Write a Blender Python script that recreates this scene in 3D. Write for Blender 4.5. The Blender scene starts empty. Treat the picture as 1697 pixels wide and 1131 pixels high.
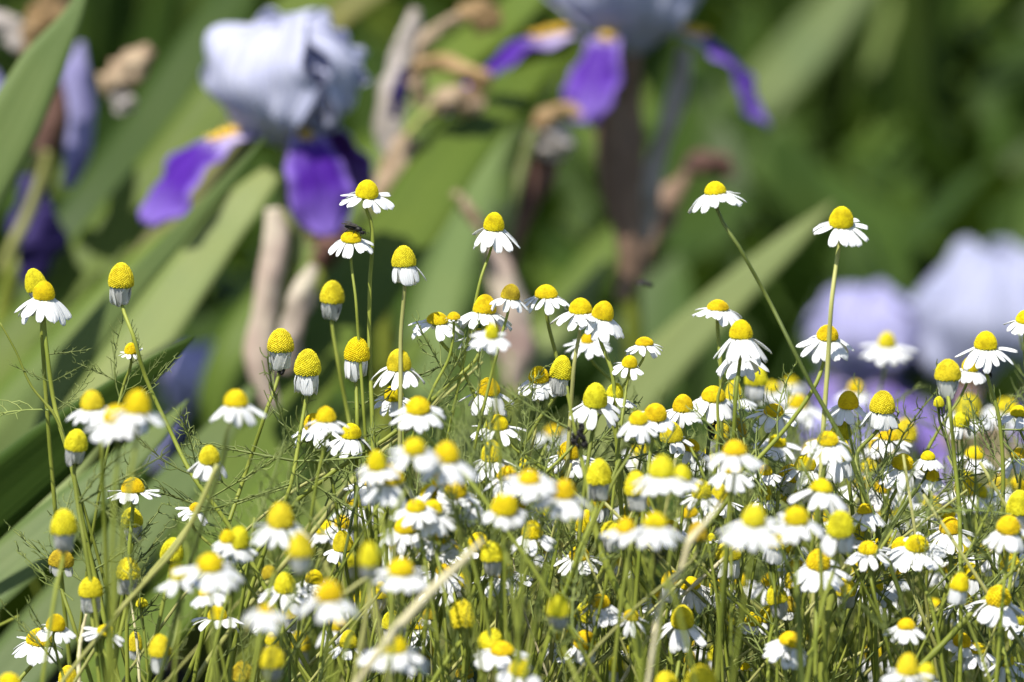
import bpy, math, random
import numpy as np
from mathutils import Vector, Matrix, Quaternion
R = math.radians
random.seed(7); rng = np.random.default_rng(7)
SC = bpy.context.scene
COL = SC.collection

# ------------------------------------------------------------------ camera, world, sun, exposure
W0, H0 = 1697.0, 1131.0
LENS = 142.0
FPX = LENS / 36.0 * W0
PITCH = R(12.0)
CAM = Vector((0, 0, 0.712))
FWD = Vector((0, math.cos(PITCH), -math.sin(PITCH)))
UPV = Vector((0, math.sin(PITCH), math.cos(PITCH)))
RGT = Vector((1, 0, 0))
FOCUS = 1.5
cd = bpy.data.cameras.new("camera"); cam = bpy.data.objects.new("camera", cd); COL.objects.link(cam)
cam.location = CAM; cam.rotation_euler = (R(90) - PITCH, 0, 0)
cd.lens = LENS; cd.sensor_width = 36; cd.clip_start = 0.02; cd.clip_end = 500
cd.dof.use_dof = True; cd.dof.focus_distance = FOCUS; cd.dof.aperture_fstop = 6.5
SC.camera = cam

SUN_EL, SUN_AZ = 62.0, -128.0       # azimuth of the direction TO the sun, degrees from +X
world = bpy.data.worlds.new("World"); SC.world = world; world.use_nodes = True
nt = world.node_tree; nt.nodes.clear()
sky = nt.nodes.new('ShaderNodeTexSky'); sky.sky_type = 'NISHITA'; sky.sun_disc = False
sky.sun_elevation = R(SUN_EL)
to_sun = Vector((math.cos(R(SUN_AZ)) * math.cos(R(SUN_EL)), math.sin(R(SUN_AZ)) * math.cos(R(SUN_EL)), math.sin(R(SUN_EL))))
sky.sun_rotation = math.atan2(to_sun.x, to_sun.y)
bg = nt.nodes.new('ShaderNodeBackground'); bg.inputs[1].default_value = 0.10
ow = nt.nodes.new('ShaderNodeOutputWorld')
nt.links.new(sky.outputs[0], bg.inputs[0]); nt.links.new(bg.outputs[0], ow.inputs[0])
sd = bpy.data.lights.new("sun", 'SUN'); sun = bpy.data.objects.new("sun", sd); COL.objects.link(sun)
sd.energy = 4.6; sd.angle = R(0.5); sd.color = (1.0, 0.955, 0.88)
sun.rotation_euler = (-to_sun).to_track_quat('-Z', 'Y').to_euler(); sun.location = (0, 0, 5)
SC.view_settings.view_transform = 'Standard'; SC.view_settings.look = 'None'
SC.view_settings.exposure = 0.62; SC.view_settings.gamma = 1.0

def P(x, y, d):
    return CAM + d * (FWD + RGT * ((x - W0 / 2) / FPX) + UPV * ((H0 / 2 - y) / FPX))
def mm(px, d):                       # pixels to metres at depth d
    return px * d / FPX

# ------------------------------------------------------------------ materials
def newmat(name):
    m = bpy.data.materials.new(name); m.use_nodes = True
    t = m.node_tree; t.nodes.clear()
    return m, t
def N(t, kind, **kw):
    n = t.nodes.new(kind)
    for k, v in kw.items(): setattr(n, k, v)
    return n
def ramp(t, fac, stops):
    r = N(t, 'ShaderNodeValToRGB'); e = r.color_ramp.elements
    while len(e) < len(stops): e.new(0.5)
    for i, (p, c) in enumerate(stops):
        e[i].position = p; e[i].color = (*c, 1)
    if fac is not None: t.links.new(fac, r.inputs[0])
    return r.outputs[0]
def noise(t, scale, detail=3, coord='Object', stretch=None):
    tc = N(t, 'ShaderNodeTexCoord'); n = N(t, 'ShaderNodeTexNoise')
    n.inputs['Scale'].default_value = scale; n.inputs['Detail'].default_value = detail
    src = tc.outputs[coord]
    if stretch:
        mp = N(t, 'ShaderNodeMapping'); mp.inputs['Scale'].default_value = stretch
        t.links.new(src, mp.inputs[0]); src = mp.outputs[0]
    t.links.new(src, n.inputs['Vector']); return n.outputs['Fac']
def mixc(t, f, a, b, mode='MIX'):
    m = N(t, 'ShaderNodeMix', data_type='RGBA', blend_type=mode)
    for s, v in ((0, f), (6, a), (7, b)):
        if isinstance(v, (float, int)): m.inputs[s].default_value = v
        elif isinstance(v, tuple): m.inputs[s].default_value = (*v, 1)
        else: t.links.new(v, m.inputs[s])
    return m.outputs[2]
def finish(t, col, rough=0.6, trans=0.0, tcol=None, bump=None, bstr=0.3, spec=0.3, bdist=0.0004):
    b = N(t, 'ShaderNodeBsdfPrincipled'); o = N(t, 'ShaderNodeOutputMaterial')
    if isinstance(col, tuple): b.inputs['Base Color'].default_value = (*col, 1)
    else: t.links.new(col, b.inputs['Base Color'])
    b.inputs['Roughness'].default_value = rough; b.inputs['Specular IOR Level'].default_value = spec
    if bump is not None:
        bp = N(t, 'ShaderNodeBump'); bp.inputs['Strength'].default_value = bstr
        bp.inputs['Distance'].default_value = bdist
        t.links.new(bump, bp.inputs['Height']); t.links.new(bp.outputs[0], b.inputs['Normal'])
    out = b.outputs[0]
    if trans > 0:
        tr = N(t, 'ShaderNodeBsdfTranslucent'); c = tcol if tcol is not None else col
        if isinstance(c, tuple): tr.inputs[0].default_value = (*c, 1)
        else: t.links.new(c, tr.inputs[0])
        ms = N(t, 'ShaderNodeMixShader'); ms.inputs[0].default_value = trans
        t.links.new(out, ms.inputs[1]); t.links.new(tr.outputs[0], ms.inputs[2]); out = ms.outputs[0]
    t.links.new(out, o.inputs[0])
M = {}
def simple(name, c1, c2, scale=60, rough=0.6, trans=0.0, bstr=0.0, spec=0.3, stretch=None, detail=4):
    m, t = newmat(name); n = noise(t, scale, detail, stretch=stretch)
    oi = N(t, 'ShaderNodeObjectInfo')
    col = ramp(t, n, [(0.3, c1), (0.7, c2)])
    hv = N(t, 'ShaderNodeHueSaturation'); t.links.new(col, hv.inputs['Color'])
    mr = N(t, 'ShaderNodeMapRange'); mr.inputs[3].default_value = 0.82; mr.inputs[4].default_value = 1.2
    t.links.new(oi.outputs['Random'], mr.inputs[0]); t.links.new(mr.outputs[0], hv.inputs['Value'])
    finish(t, hv.outputs[0], rough, trans, bump=n if bstr else None, bstr=bstr, spec=spec)
    M[name] = m
def disc_mat(name, lo, mid, hi):
    m, t = newmat(name)
    g = N(t, 'ShaderNodeNewGeometry'); oi = N(t, 'ShaderNodeObjectInfo')
    c = ramp(t, g.outputs['Random Per Island'], [(0.0, lo), (0.45, mid), (1.0, hi)])
    n = noise(t, 3.0, 3)
    c2 = mixc(t, 0.3, c, ramp(t, n, [(0.35, tuple(v * 0.85 for v in mid)), (0.65, hi)]))
    tc = N(t, 'ShaderNodeTexCoord'); ad = N(t, 'ShaderNodeVectorMath', operation='ADD'); t.links.new(tc.outputs['Object'], ad.inputs[0])
    sc_ = N(t, 'ShaderNodeMath', operation='MULTIPLY'); sc_.inputs[1].default_value = 40; t.links.new(oi.outputs['Random'], sc_.inputs[0]); t.links.new(sc_.outputs[0], ad.inputs[1])
    n3 = N(t, 'ShaderNodeTexNoise'); n3.inputs['Scale'].default_value = 0.9; n3.inputs['Detail'].default_value = 2; t.links.new(ad.outputs[0], n3.inputs['Vector'])
    c2 = mixc(t, ramp(t, n3.outputs['Fac'], [(0.50, (0,) * 3), (0.72, (0.75,) * 3)]), c2, (lo[0] * .8, lo[1] * .85, lo[2]))
    hv = N(t, 'ShaderNodeHueSaturation'); t.links.new(c2, hv.inputs['Color'])
    mr = N(t, 'ShaderNodeMapRange'); mr.inputs[3].default_value = 0.496; mr.inputs[4].default_value = 0.516
    t.links.new(oi.outputs['Random'], mr.inputs[0]); t.links.new(mr.outputs[0], hv.inputs['Hue'])
    finish(t, hv.outputs[0], 0.62, 0.12, spec=0.2); M[name] = m
disc_mat('disc_fresh', (0.64, 0.42, 0.005), (0.82, 0.62, 0.008), (0.90, 0.70, 0.012))
disc_mat('disc_mature', (0.54, 0.42, 0.010), (0.78, 0.64, 0.016), (0.88, 0.76, 0.04))
disc_mat('disc_old', (0.30, 0.19, 0.01), (0.52, 0.38, 0.02), (0.66, 0.50, 0.03))
def petal_mat():
    m, t = newmat('petal'); tc = N(t, 'ShaderNodeTexCoord'); sp = N(t, 'ShaderNodeSeparateXYZ')
    t.links.new(tc.outputs['UV'], sp.inputs[0])
    w = N(t, 'ShaderNodeMath', operation='MULTIPLY'); w.inputs[1].default_value = 38; t.links.new(sp.outputs[1], w.inputs[0])
    s = N(t, 'ShaderNodeMath', operation='SINE'); t.links.new(w.outputs[0], s.inputs[0])
    n = noise(t, 300, 2)
    c = ramp(t, n, [(0.3, (0.80, 0.81, 0.80)), (0.7, (0.86, 0.87, 0.87))])
    c = mixc(t, ramp(t, sp.outputs[0], [(0.0, (0.5,) * 3), (0.2, (0,) * 3)]), c, (0.72, 0.77, 0.55))
    finish(t, c, 0.55, 0.26, bump=s.outputs[0], bstr=0.35, bdist=0.00015, spec=0.25); M['petal'] = m
petal_mat()
simple('petal_grey', (0.70, 0.71, 0.68), (0.82, 0.82, 0.79), 300, trans=0.5)  # white petal greyed: the hanging skirt's shade is put into its colour
simple('stem', (0.16, 0.20, 0.022), (0.28, 0.31, 0.05), 50, 0.5, 0.08)
simple('stem_dark', (0.06, 0.085, 0.014), (0.12, 0.15, 0.03), 50, 0.5, 0.05)
simple('stem_pale', (0.30, 0.31, 0.08), (0.42, 0.41, 0.15), 50, 0.5, 0.1)
simple('straw', (0.50, 0.44, 0.24), (0.72, 0.66, 0.42), 70, 0.55, 0.1)
simple('feather', (0.14, 0.19, 0.04), (0.28, 0.33, 0.10), 90, 0.5, 0.2)
simple('calyx', (0.12, 0.16, 0.03), (0.22, 0.26, 0.06), 300, 0.6)
simple('black_insect', (0.005, 0.005, 0.005), (0.014, 0.012, 0.010), 300, 0.5, spec=0.25)
simple('papery_tan', (0.22, 0.14, 0.08), (0.54, 0.42, 0.28), 60, 0.7, 0.25, 0.4)
simple('papery_gold', (0.20, 0.12, 0.045), (0.46, 0.31, 0.15), 60, 0.6, 0.2, 0.4)
simple('papery_pink', (0.40, 0.27, 0.24), (0.62, 0.56, 0.42), 28, 0.7, 0.3, 0.3)
simple('papery_grey', (0.32, 0.27, 0.22), (0.60, 0.54, 0.50), 40, 0.7, 0.25, 0.4)
simple('papery_brown', (0.07, 0.035, 0.03), (0.19, 0.10, 0.07), 35, 0.7, 0.15, 0.4)
simple('papery_mauve', (0.16, 0.10, 0.065), (0.32, 0.21, 0.14), 30, 0.7, 0.15, 0.3)
simple('spathe_green', (0.22, 0.26, 0.08), (0.38, 0.40, 0.18), 30, 0.6, 0.2)
simple('lilac_wilted', (0.20, 0.18, 0.42), (0.42, 0.40, 0.66), 35, 0.7, 0.3, 0.3)
simple('navy_petal', (0.010, 0.006, 0.045), (0.030, 0.016, 0.11), 35, 0.7, 0.1, 0.3)
simple('beard', (0.70, 0.42, 0.02), (0.85, 0.62, 0.12), 300, 0.8)
def standard_mat(name, a, b):
    m, t = newmat(name); tc = N(t, 'ShaderNodeTexCoord')
    mp = N(t, 'ShaderNodeMapping'); mp.inputs['Scale'].default_value = (3, 26, 1); t.links.new(tc.outputs['UV'], mp.inputs[0])
    n = N(t, 'ShaderNodeTexNoise'); n.inputs['Scale'].default_value = 1.4; n.inputs['Detail'].default_value = 3
    t.links.new(mp.outputs[0], n.inputs['Vector'])
    c = ramp(t, n.outputs['Fac'], [(0.3, a), (0.7, b)])
    finish(t, c, 0.6, 0.34, bump=n.outputs['Fac'], bstr=0.55, bdist=0.002, spec=0.2); M[name] = m
standard_mat('standard_white', (0.46, 0.48, 0.68), (0.70, 0.71, 0.82))
standard_mat('standard_pale', (0.34, 0.36, 0.54), (0.56, 0.58, 0.72))
standard_mat('standard_lilac', (0.36, 0.35, 0.62), (0.54, 0.53, 0.76))
def fall_mat(name, deep, mid, rim):
    m, t = newmat(name); tc = N(t, 'ShaderNodeTexCoord'); sp = N(t, 'ShaderNodeSeparateXYZ')
    t.links.new(tc.outputs['UV'], sp.inputs[0])
    mp = N(t, 'ShaderNodeMapping'); mp.inputs['Scale'].default_value = (2.2, 30, 1); t.links.new(tc.outputs['UV'], mp.inputs[0])
    n = N(t, 'ShaderNodeTexNoise'); n.inputs['Scale'].default_value = 1.5; n.inputs['Detail'].default_value = 3
    t.links.new(mp.outputs[0], n.inputs['Vector'])
    base = ramp(t, n.outputs['Fac'], [(0.35, deep), (0.68, mid)])
    # white veined throat fading out along the length
    mr = N(t, 'ShaderNodeMapRange'); mr.inputs[1].default_value = 0.16; mr.inputs[2].default_value = 0.50
    mr.inputs[3].default_value = 1.0; mr.inputs[4].default_value = -0.15
    t.links.new(sp.outputs[0], mr.inputs[0])
    ad = N(t, 'ShaderNodeMath', operation='MULTIPLY_ADD'); t.links.new(n.outputs['Fac'], ad.inputs[0])
    ad.inputs[1].default_value = 1.9; t.links.new(mr.outputs[0], ad.inputs[2])
    th = N(t, 'ShaderNodeMapRange'); th.inputs[1].default_value = 1.15; th.inputs[2].default_value = 1.55
    t.links.new(ad.outputs[0], th.inputs[0])
    c = mixc(t, th.outputs[0], base, (0.56, 0.50, 0.70))
    # pale rim
    ab = N(t, 'ShaderNodeMath', operation='SUBTRACT'); t.links.new(sp.outputs[1], ab.inputs[0]); ab.inputs[1].default_value = 0.5
    ab2 = N(t, 'ShaderNodeMath', operation='ABSOLUTE'); t.links.new(ab.outputs[0], ab2.inputs[0])
    mx = N(t, 'ShaderNodeMath', operation='MULTIPLY'); t.links.new(ab2.outputs[0], mx.inputs[0]); mx.inputs[1].default_value = 2.0
    mm2 = N(t, 'ShaderNodeMath', operation='MAXIMUM'); t.links.new(mx.outputs[0], mm2.inputs[0]); t.links.new(sp.outputs[0], mm2.inputs[1])
    rm = N(t, 'ShaderNodeMapRange'); rm.inputs[1].default_value = 0.66; rm.inputs[2].default_value = 1.0; rm.inputs[4].default_value = 0.75
    t.links.new(mm2.outputs[0], rm.inputs[0])
    c = mixc(t, rm.outputs[0], c, rim)
    finish(t, c, 0.55, 0.22, bump=n.outputs['Fac'], bstr=0.3, bdist=0.001, spec=0.2); M[name] = m
fall_mat('fall_purple', (0.036, 0.006, 0.17), (0.12, 0.022, 0.42), (0.30, 0.20, 0.62))
fall_mat('fall_soft', (0.22, 0.14, 0.52), (0.36, 0.27, 0.68), (0.5, 0.45, 0.78))
def leaf_mat(name, c1, c2, trans=0.22, rough=0.5, tc_=None):
    m, t = newmat(name); tc = N(t, 'ShaderNodeTexCoord')
    mp = N(t, 'ShaderNodeMapping'); mp.inputs['Scale'].default_value = (1.2, 34, 1); t.links.new(tc.outputs['UV'], mp.inputs[0])
    n = N(t, 'ShaderNodeTexNoise'); n.inputs['Scale'].default_value = 1.0; n.inputs['Detail'].default_value = 2
    t.links.new(mp.outputs[0], n.inputs['Vector'])
    n2 = noise(t, 14, 3)
    c = ramp(t, n.outputs['Fac'], [(0.3, c1), (0.7, c2)])
    c = mixc(t, ramp(t, n2, [(0.4, (0,) * 3), (0.75, (0.5,) * 3)]), c, tuple(v * f for v, f in zip(c2, (1.25, 1.1, 0.9))))
    oi = N(t, 'ShaderNodeObjectInfo'); hv = N(t, 'ShaderNodeHueSaturation'); t.links.new(c, hv.inputs['Color'])
    mr = N(t, 'ShaderNodeMapRange'); mr.inputs[3].default_value = 0.85; mr.inputs[4].default_value = 1.18
    t.links.new(oi.outputs['Random'], mr.inputs[0]); t.links.new(mr.outputs[0], hv.inputs['Value'])
    finish(t, hv.outputs[0], rough, trans, tcol=(c2[0] * 1.5, c2[1] * 1.5, c2[2] * 0.7), bump=n.outputs['Fac'], bstr=0.5, bdist=0.0004, spec=0.15); M[name] = m
leaf_mat('leaf_green', (0.066, 0.110, 0.014), (0.118, 0.172, 0.026))
leaf_mat('leaf_pale', (0.18, 0.235, 0.075), (0.27, 0.32, 0.12))
leaf_mat('leaf_glaucous', (0.082, 0.128, 0.036), (0.135, 0.185, 0.062))
leaf_mat('leaf_dark', (0.020, 0.042, 0.006), (0.036, 0.066, 0.010), 0.12)  # leaf green darkened so background shade sits in the colour
leaf_mat('leaf_deep', (0.035, 0.070, 0.010), (0.06, 0.105, 0.018), 0.2)  # milder darkened green, shade carried by the colour
leaf_mat('leaf_olive', (0.14, 0.15, 0.04), (0.24, 0.24, 0.08))
def ground_mat():
    m, t = newmat('soil'); n = noise(t, 9, 6, 'Object'); n2 = noise(t, 1.3, 3, 'Object')
    c = ramp(t, n, [(0.3, (0.02, 0.018, 0.012)), (0.7, (0.06, 0.05, 0.03))])
    c = mixc(t, ramp(t, n2, [(0.4, (0,) * 3), (0.6, (1,) * 3)]), c, (0.035, 0.06, 0.014))
    finish(t, c, 0.95, bump=n, bstr=0.8, bdist=0.02); M['soil'] = m
ground_mat()

# ------------------------------------------------------------------ object helpers
def tag(o, label=None, cat=None, group=None, kind=None):
    if label: o['label'] = label
    if cat: o['category'] = cat
    if group: o['group'] = group
    if kind: o['kind'] = kind
    return o
def empty(name, loc, label=None, cat=None, group=None):
    o = bpy.data.objects.new(name, None); COL.objects.link(o); o.location = loc; o.empty_display_size = 0.01
    return tag(o, label, cat, group)
def link(name, me, parent=None, mat4=None):
    """link mesh object; mat4 is the WORLD matrix; parent is an unrotated empty or a linked part"""
    o = bpy.data.objects.new(name, me); COL.objects.link(o)
    if parent is not None:
        o.parent = parent
    o_m = mat4 if mat4 is not None else Matrix.Identity(4)
    if parent is not None:
        o.matrix_parent_inverse = WM[parent.name].inverted() if parent.name in WM else Matrix.Translation(parent.location).inverted()
    o.matrix_basis = o_m
    WM[o.name] = o_m.copy()
    return o
WM = {}
class MB:
    def __init__(s): s.v = []; s.f = []; s.uv = []; s.n = 0
    def add(s, verts, faces, uvs=None):
        verts = np.asarray(verts, dtype=float)
        s.v.append(verts); s.f += [tuple(i + s.n for i in f) for f in faces]
        s.uv.append(np.asarray(uvs, dtype=float) if uvs is not None else np.zeros((len(verts), 2)))
        s.n += len(verts)
    def mesh(s, name, mat, smooth=True):
        me = bpy.data.meshes.new(name); V = np.concatenate(s.v)
        me.from_pydata(V.tolist(), [], s.f)
        uv = me.uv_layers.new(name='UVMap'); UV = np.concatenate(s.uv)
        idx = np.zeros(len(me.loops), dtype=np.int32); me.loops.foreach_get('vertex_index', idx)
        uv.data.foreach_set('uv', UV[idx].ravel().astype(np.float32))
        me.polygons.foreach_set('use_smooth', [smooth] * len(me.polygons))
        me.materials.append(M[mat] if isinstance(mat, str) else mat); me.update()
        return me
def crom(pts, n):
    """smooth curve through pts (k x m), chord-length tangents, n samples (even in point index)"""
    p = np.asarray(pts, dtype=float)
    if len(p) == 2: return np.array([p[0] + (p[1] - p[0]) * t for t in np.linspace(0, 1, n)])
    h = np.maximum(np.linalg.norm(np.diff(p, axis=0), axis=1), 1e-9); v = np.diff(p, axis=0) / h[:, None]
    m = np.zeros_like(p); m[0] = v[0]; m[-1] = v[-1]
    for i in range(1, len(p) - 1): m[i] = (h[i] * v[i - 1] + h[i - 1] * v[i]) / (h[i - 1] + h[i])
    out = []
    for t in np.linspace(0, len(p) - 1, n):
        i = min(int(t), len(p) - 2); u = t - i; a, b = u * u, u * u * u
        out.append((2 * b - 3 * a + 1) * p[i] + (b - 2 * a + u) * h[i] * m[i] + (-2 * b + 3 * a) * p[i + 1] + (b - a) * h[i] * m[i + 1])
    return np.array(out)
def norm(a): return a / (np.linalg.norm(a) + 1e-12)
def tube(mb, pts, radii, sides=6, cap=True, lump=0.0, squash=1.0, seed=0):
    pts = np.asarray(pts); k = len(pts); radii = np.broadcast_to(np.asarray(radii, dtype=float), (k,))
    rg = np.random.default_rng(seed)
    ph = rg.uniform(0, 6.28, 4); q_ = 12.0 / k if sides > 12 else 1.0
    T = np.gradient(pts, axis=0); u = None; V = []; UV = []
    for i in range(k):
        t = norm(T[i])
        if u is None:
            u = np.cross(t, (0.3, -1, 0.2)); u = norm(u)
        u = norm(u - t * np.dot(u, t)); w = np.cross(t, u)
        for j in range(sides):
            a = 2 * math.pi * j / sides
            rr = radii[i] * (1 + lump * ((rg.normal(0, .22) + math.sin(3 * a - i * .35 + ph[2]) * .5 if sides > 12 else 0) + math.sin(2 * a + ph[0] + i * q_ * .9) * .6 + math.sin(5 * a + ph[1] + i * q_ * 1.3) * .4 + math.sin(i * q_ * 1.1 + ph[2]) * .3))
            V.append(pts[i] + rr * (math.cos(a) * u + squash * math.sin(a) * w)); UV.append((i / (k - 1), j / sides))
    F = [(i * sides + j, i * sides + (j + 1) % sides, (i + 1) * sides + (j + 1) % sides, (i + 1) * sides + j) for i in range(k - 1) for j in range(sides)]
    if cap:
        F.append(tuple(reversed(range(sides)))); F.append(tuple((k - 1) * sides + j for j in range(sides)))
    mb.add(V, F, UV)
def ellipsoid(mb, c, r, n=10, m=7, axis=None):
    """r = (rx,ry,rz); axis: 3x3 rotation"""
    c = np.asarray(c, float); A = np.eye(3) if axis is None else np.asarray(axis)
    V = [c + A @ np.array((0, 0, r[2]))]
    for i in range(1, m):
        th = math.pi * i / m
        for j in range(n):
            a = 2 * math.pi * j / n
            V.append(c + A @ np.array((r[0] * math.sin(th) * math.cos(a), r[1] * math.sin(th) * math.sin(a), r[2] * math.cos(th))))
    V.append(c + A @ np.array((0, 0, -r[2]))); L = len(V) - 1
    F = [(0, 1 + j, 1 + (j + 1) % n) for j in range(n)]
    for i in range(m - 2):
        for j in range(n):
            a = 1 + i * n + j; b = 1 + i * n + (j + 1) % n
            F.append((a, a + n, b + n, b))
    F += [(L, L - n + (j + 1) % n, L - n + j) for j in range(n)]
    mb.add(V, F)

# ------------------------------------------------------------------ ground
def build_ground():
    n = 90; mb = MB(); g = np.linspace(-1, 1, n); g = np.sign(g) * np.abs(g) ** 2.6 * 120
    V = []; 
    for y in g:
        for x in g:
            r = math.hypot(x, y - 2)
            V.append((x, y + 2, 0.012 * math.sin(x * 7.1 + 1) * math.cos(y * 6.3) + (-0.01)))
    F = [(i * n + j, i * n + j + 1, (i + 1) * n + j + 1, (i + 1) * n + j) for i in range(n - 1) for j in range(n - 1)]
    mb.add(V, F)
    tag(link('ground', mb.mesh('ground', 'soil')), 'dark garden soil beneath the flower bed', 'ground', kind='structure')
build_ground()

# ------------------------------------------------------------------ sword leaves (iris foliage)
def blade(mb, pts, widths, twist=0.0, n=26, fold=0.12, thick=0.0011):
    """pts world, widths metres (full). lens-shaped section, UV u along / v across"""
    c = crom(pts, n); w = np.interp(np.linspace(0, 1, n), np.linspace(0, 1, len(widths)), widths)
    T = np.gradient(c, axis=0); view = np.array(FWD); S = 7; V = []; UV = []
    for i in range(n):
        t = norm(T[i]); a = norm(np.cross(t, view)); b = np.cross(a, t)
        tw = -twist if not callable(twist) else -twist(i / (n - 1))
        u = a * math.cos(tw) + b * math.sin(tw); nrm = np.cross(u, t); h = max(w[i], 0.0006) / 2
        for side in (1, -1):
            for j in range(S):
                s = -1 + 2 * j / (S - 1)
                if side < 0: s = -s
                th = thick * (1 - s * s) * min(1, h / 0.006) * side + 0.00008 * side
                V.append(c[i] + u * h * s + nrm * (fold * h * (1 - abs(s)) + th)); UV.append((i / (n - 1) * 1.0, (s + 1) / 2))
    K = 2 * S
    F = [(i * K + j, i * K + (j + 1) % K, (i + 1) * K + (j + 1) % K, (i + 1) * K + j) for i in range(n - 1) for j in range(K)]
    F.append(tuple(range(K))); F.append(tuple((n - 1) * K + j for j in reversed(range(K))))
    mb.add(V, F, UV)
def px_leaf(parent, spec, d0, d1, mat, twist=0.0, root=None):
    """spec: list of (x,y,width_px) from the tip downwards (photo coordinates); extended down to the root on the ground"""
    k = len(spec); pts = []; wd = []
    for i, (x, y, w) in enumerate(spec):
        d = d0 + (d1 - d0) * i / max(1, k - 1)
        pts.append(np.array(P(x, y, d))); wd.append(mm(w, d))
    last = pts[-1]; base = np.array(root if root is not None else parent.location)
    base = base + np.array((random.uniform(-.02, .02), random.uniform(-.02, .02), -0.01))
    midp = last * 0.45 + base * 0.55; midp[2] = last[2] * 0.42; dirv = last - pts[-2]
    midp[:2] = base[:2] * 0.62 + (last + dirv * 0.4)[:2] * 0.38
    pts += [midp, base]; wd += [max(wd) * 0.95, max(wd) * 0.7]
    # spread widths by arc parameter
    mb = MB(); n = 44; c = crom(pts, n); blade(mb, pts, np.interp(np.linspace(0, len(pts) - 1, 60), range(len(pts)), wd), twist, n)
    return link('leaf', mb.mesh('leaf', mat), parent)

IRIS_G = 'iris leaf fans in the bed'
fans = []
def fan(root, label, leaves):
    e = empty('iris_leaf_fan', root, label, 'iris plant', IRIS_G)
    for spec, d0, d1, mat, tw in leaves: px_leaf(e, spec, d0, d1, mat, tw)
    return e
fan((-0.62, 1.72, 0), 'iris fan with one sharp grey-green leaf crossing the top left corner', [
    ([(150, -45, 3), (118, 30, 34), (72, 105, 74), (20, 205, 96), (-60, 350, 100), (-200, 600, 100)], 1.82, 1.78, 'leaf_glaucous', -0.1)])
fan((-0.52, 1.60, 0), 'iris fan whose dark ribbed leaf points right behind the lower left chamomiles', [
    ([(323, 559, 2), (270, 598, 36), (190, 660, 66), (90, 745, 108), (-60, 870, 128)], 1.62, 1.62, 'leaf_deep', -0.45),  # shaded leaf, its shade painted as a deeper green
    ([(312, 662, 2), (262, 716, 34), (180, 790, 70), (80, 880, 100), (-60, 1000, 110)], 1.68, 1.64, 'leaf_glaucous', 0.5),
    ([(420, 640, 20), (330, 760, 74), (230, 880, 96), (110, 1010, 110), (-40, 1180, 120)], 1.84, 1.74, 'leaf_glaucous', 0.4),
    ([(520, 700, 8), (440, 830, 60), (330, 960, 84), (200, 1100, 100), (80, 1230, 100)], 1.92, 1.80, 'leaf_green', 0.3),
    ([(300, 560, 8), (210, 640, 50), (110, 760, 80), (10, 900, 96), (-90, 1040, 100)], 1.90, 1.80, 'leaf_pale', 0.3)])
fan((-0.50, 2.0, 0), 'iris fan with narrow grey-green leaf rising to the left purple iris', [
    ([(445, 222, 2), (380, 295, 17), (300, 385, 32), (215, 480, 44), (120, 600, 62), (0, 760, 80)], 1.82, 1.86, 'leaf_glaucous', 0.3),
    ([(452, 285, 36), (400, 340, 72), (320, 450, 84), (230, 580, 96), (120, 730, 104), (0, 900, 110)], 1.98, 1.94, 'leaf_pale', 0.45),
    ([(590, -60, 60), (500, 10, 80), (400, 110, 90), (280, 270, 100), (150, 430, 110), (0, 600, 110)], 2.25, 2.15, 'leaf_green', 0.5),
    ([(430, -60, 50), (340, 60, 80), (250, 200, 90), (150, 340, 96), (20, 520, 100)], 2.5, 2.35, 'leaf_dark', 0.4),
    ([(700, -80, 60), (560, 20, 60), (480, 90, 70), (380, 240, 80), (250, 430, 90), (120, 600, 90)], 2.3, 2.2, 'leaf_olive', 0.3),
    ([(380, 330, 20), (280, 420, 84), (180, 520, 110), (60, 650, 120), (-80, 800, 120)], 2.06, 2.0, 'leaf_green', 0.4)])
fan((-0.14, 2.25, 0), 'iris fan with the broad green leaf sweeping up through the middle', [
    ([(985, -4, 3), (935, 52, 46), (865, 129, 78), (766, 232, 116), (672, 372, 132), (570, 520, 136), (460, 690, 130), (330, 900, 120)], 2.27, 1.95, 'leaf_green', 0.48),
    ([(960, -90, 40), (850, 20, 70), (740, 110, 80), (640, 260, 90), (500, 440, 96), (380, 620, 100)], 2.45, 2.3, 'leaf_green', 0.5),
    ([(600, 480, 40), (520, 620, 70), (430, 760, 80), (300, 960, 90)], 2.2, 2.1, 'leaf_pale', 0.35),
    ([(700, 560, 30), (610, 700, 70), (520, 860, 90), (430, 1010, 90)], 2.2, 2.1, 'leaf_green', 0.3),
    ([(860, 130, 30), (800, 300, 60), (740, 460, 80), (690, 640, 90)], 2.9, 2.7, 'leaf_glaucous', 0.3)])
fan((0.02, 2.45, 0), 'iris fan with a pale leaf whose tip ends right of centre', [
    ([(1385, 332, 3), (1310, 400, 40), (1200, 500, 66), (1090, 610, 82), (980, 740, 90), (860, 900, 90)], 2.2, 2.2, 'leaf_pale', 0.3),
    ([(1010, 430, 10), (960, 500, 40), (900, 580, 60), (820, 700, 80), (700, 860, 80)], 2.3, 2.2, 'leaf_pale', 0.3),
    ([(1090, 300, 20), (1000, 420, 60), (900, 560, 80), (780, 740, 90)], 2.6, 2.5, 'leaf_green', 0.4)])
fan((0.62, 4.1, 0), 'blurred iris fan with broad bright leaves filling the upper right', [
    ([(1620, -190, 60), (1500, -20, 100), (1390, 130, 120), (1290, 270, 120), (1180, 430, 110), (1080, 600, 110)], 4.3, 4.1, 'leaf_green', 0.4),
    ([(1480, -100, 50), (1350, 60, 90), (1240, 190, 90), (1150, 340, 90), (1100, 480, 90)], 4.0, 3.9, 'leaf_glaucous', 0.3),
    ([(1760, 150, 50), (1620, 270, 90), (1500, 380, 90), (1380, 520, 90), (1290, 700, 90)], 4.4, 4.2, 'leaf_olive', 0.4)])

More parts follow.
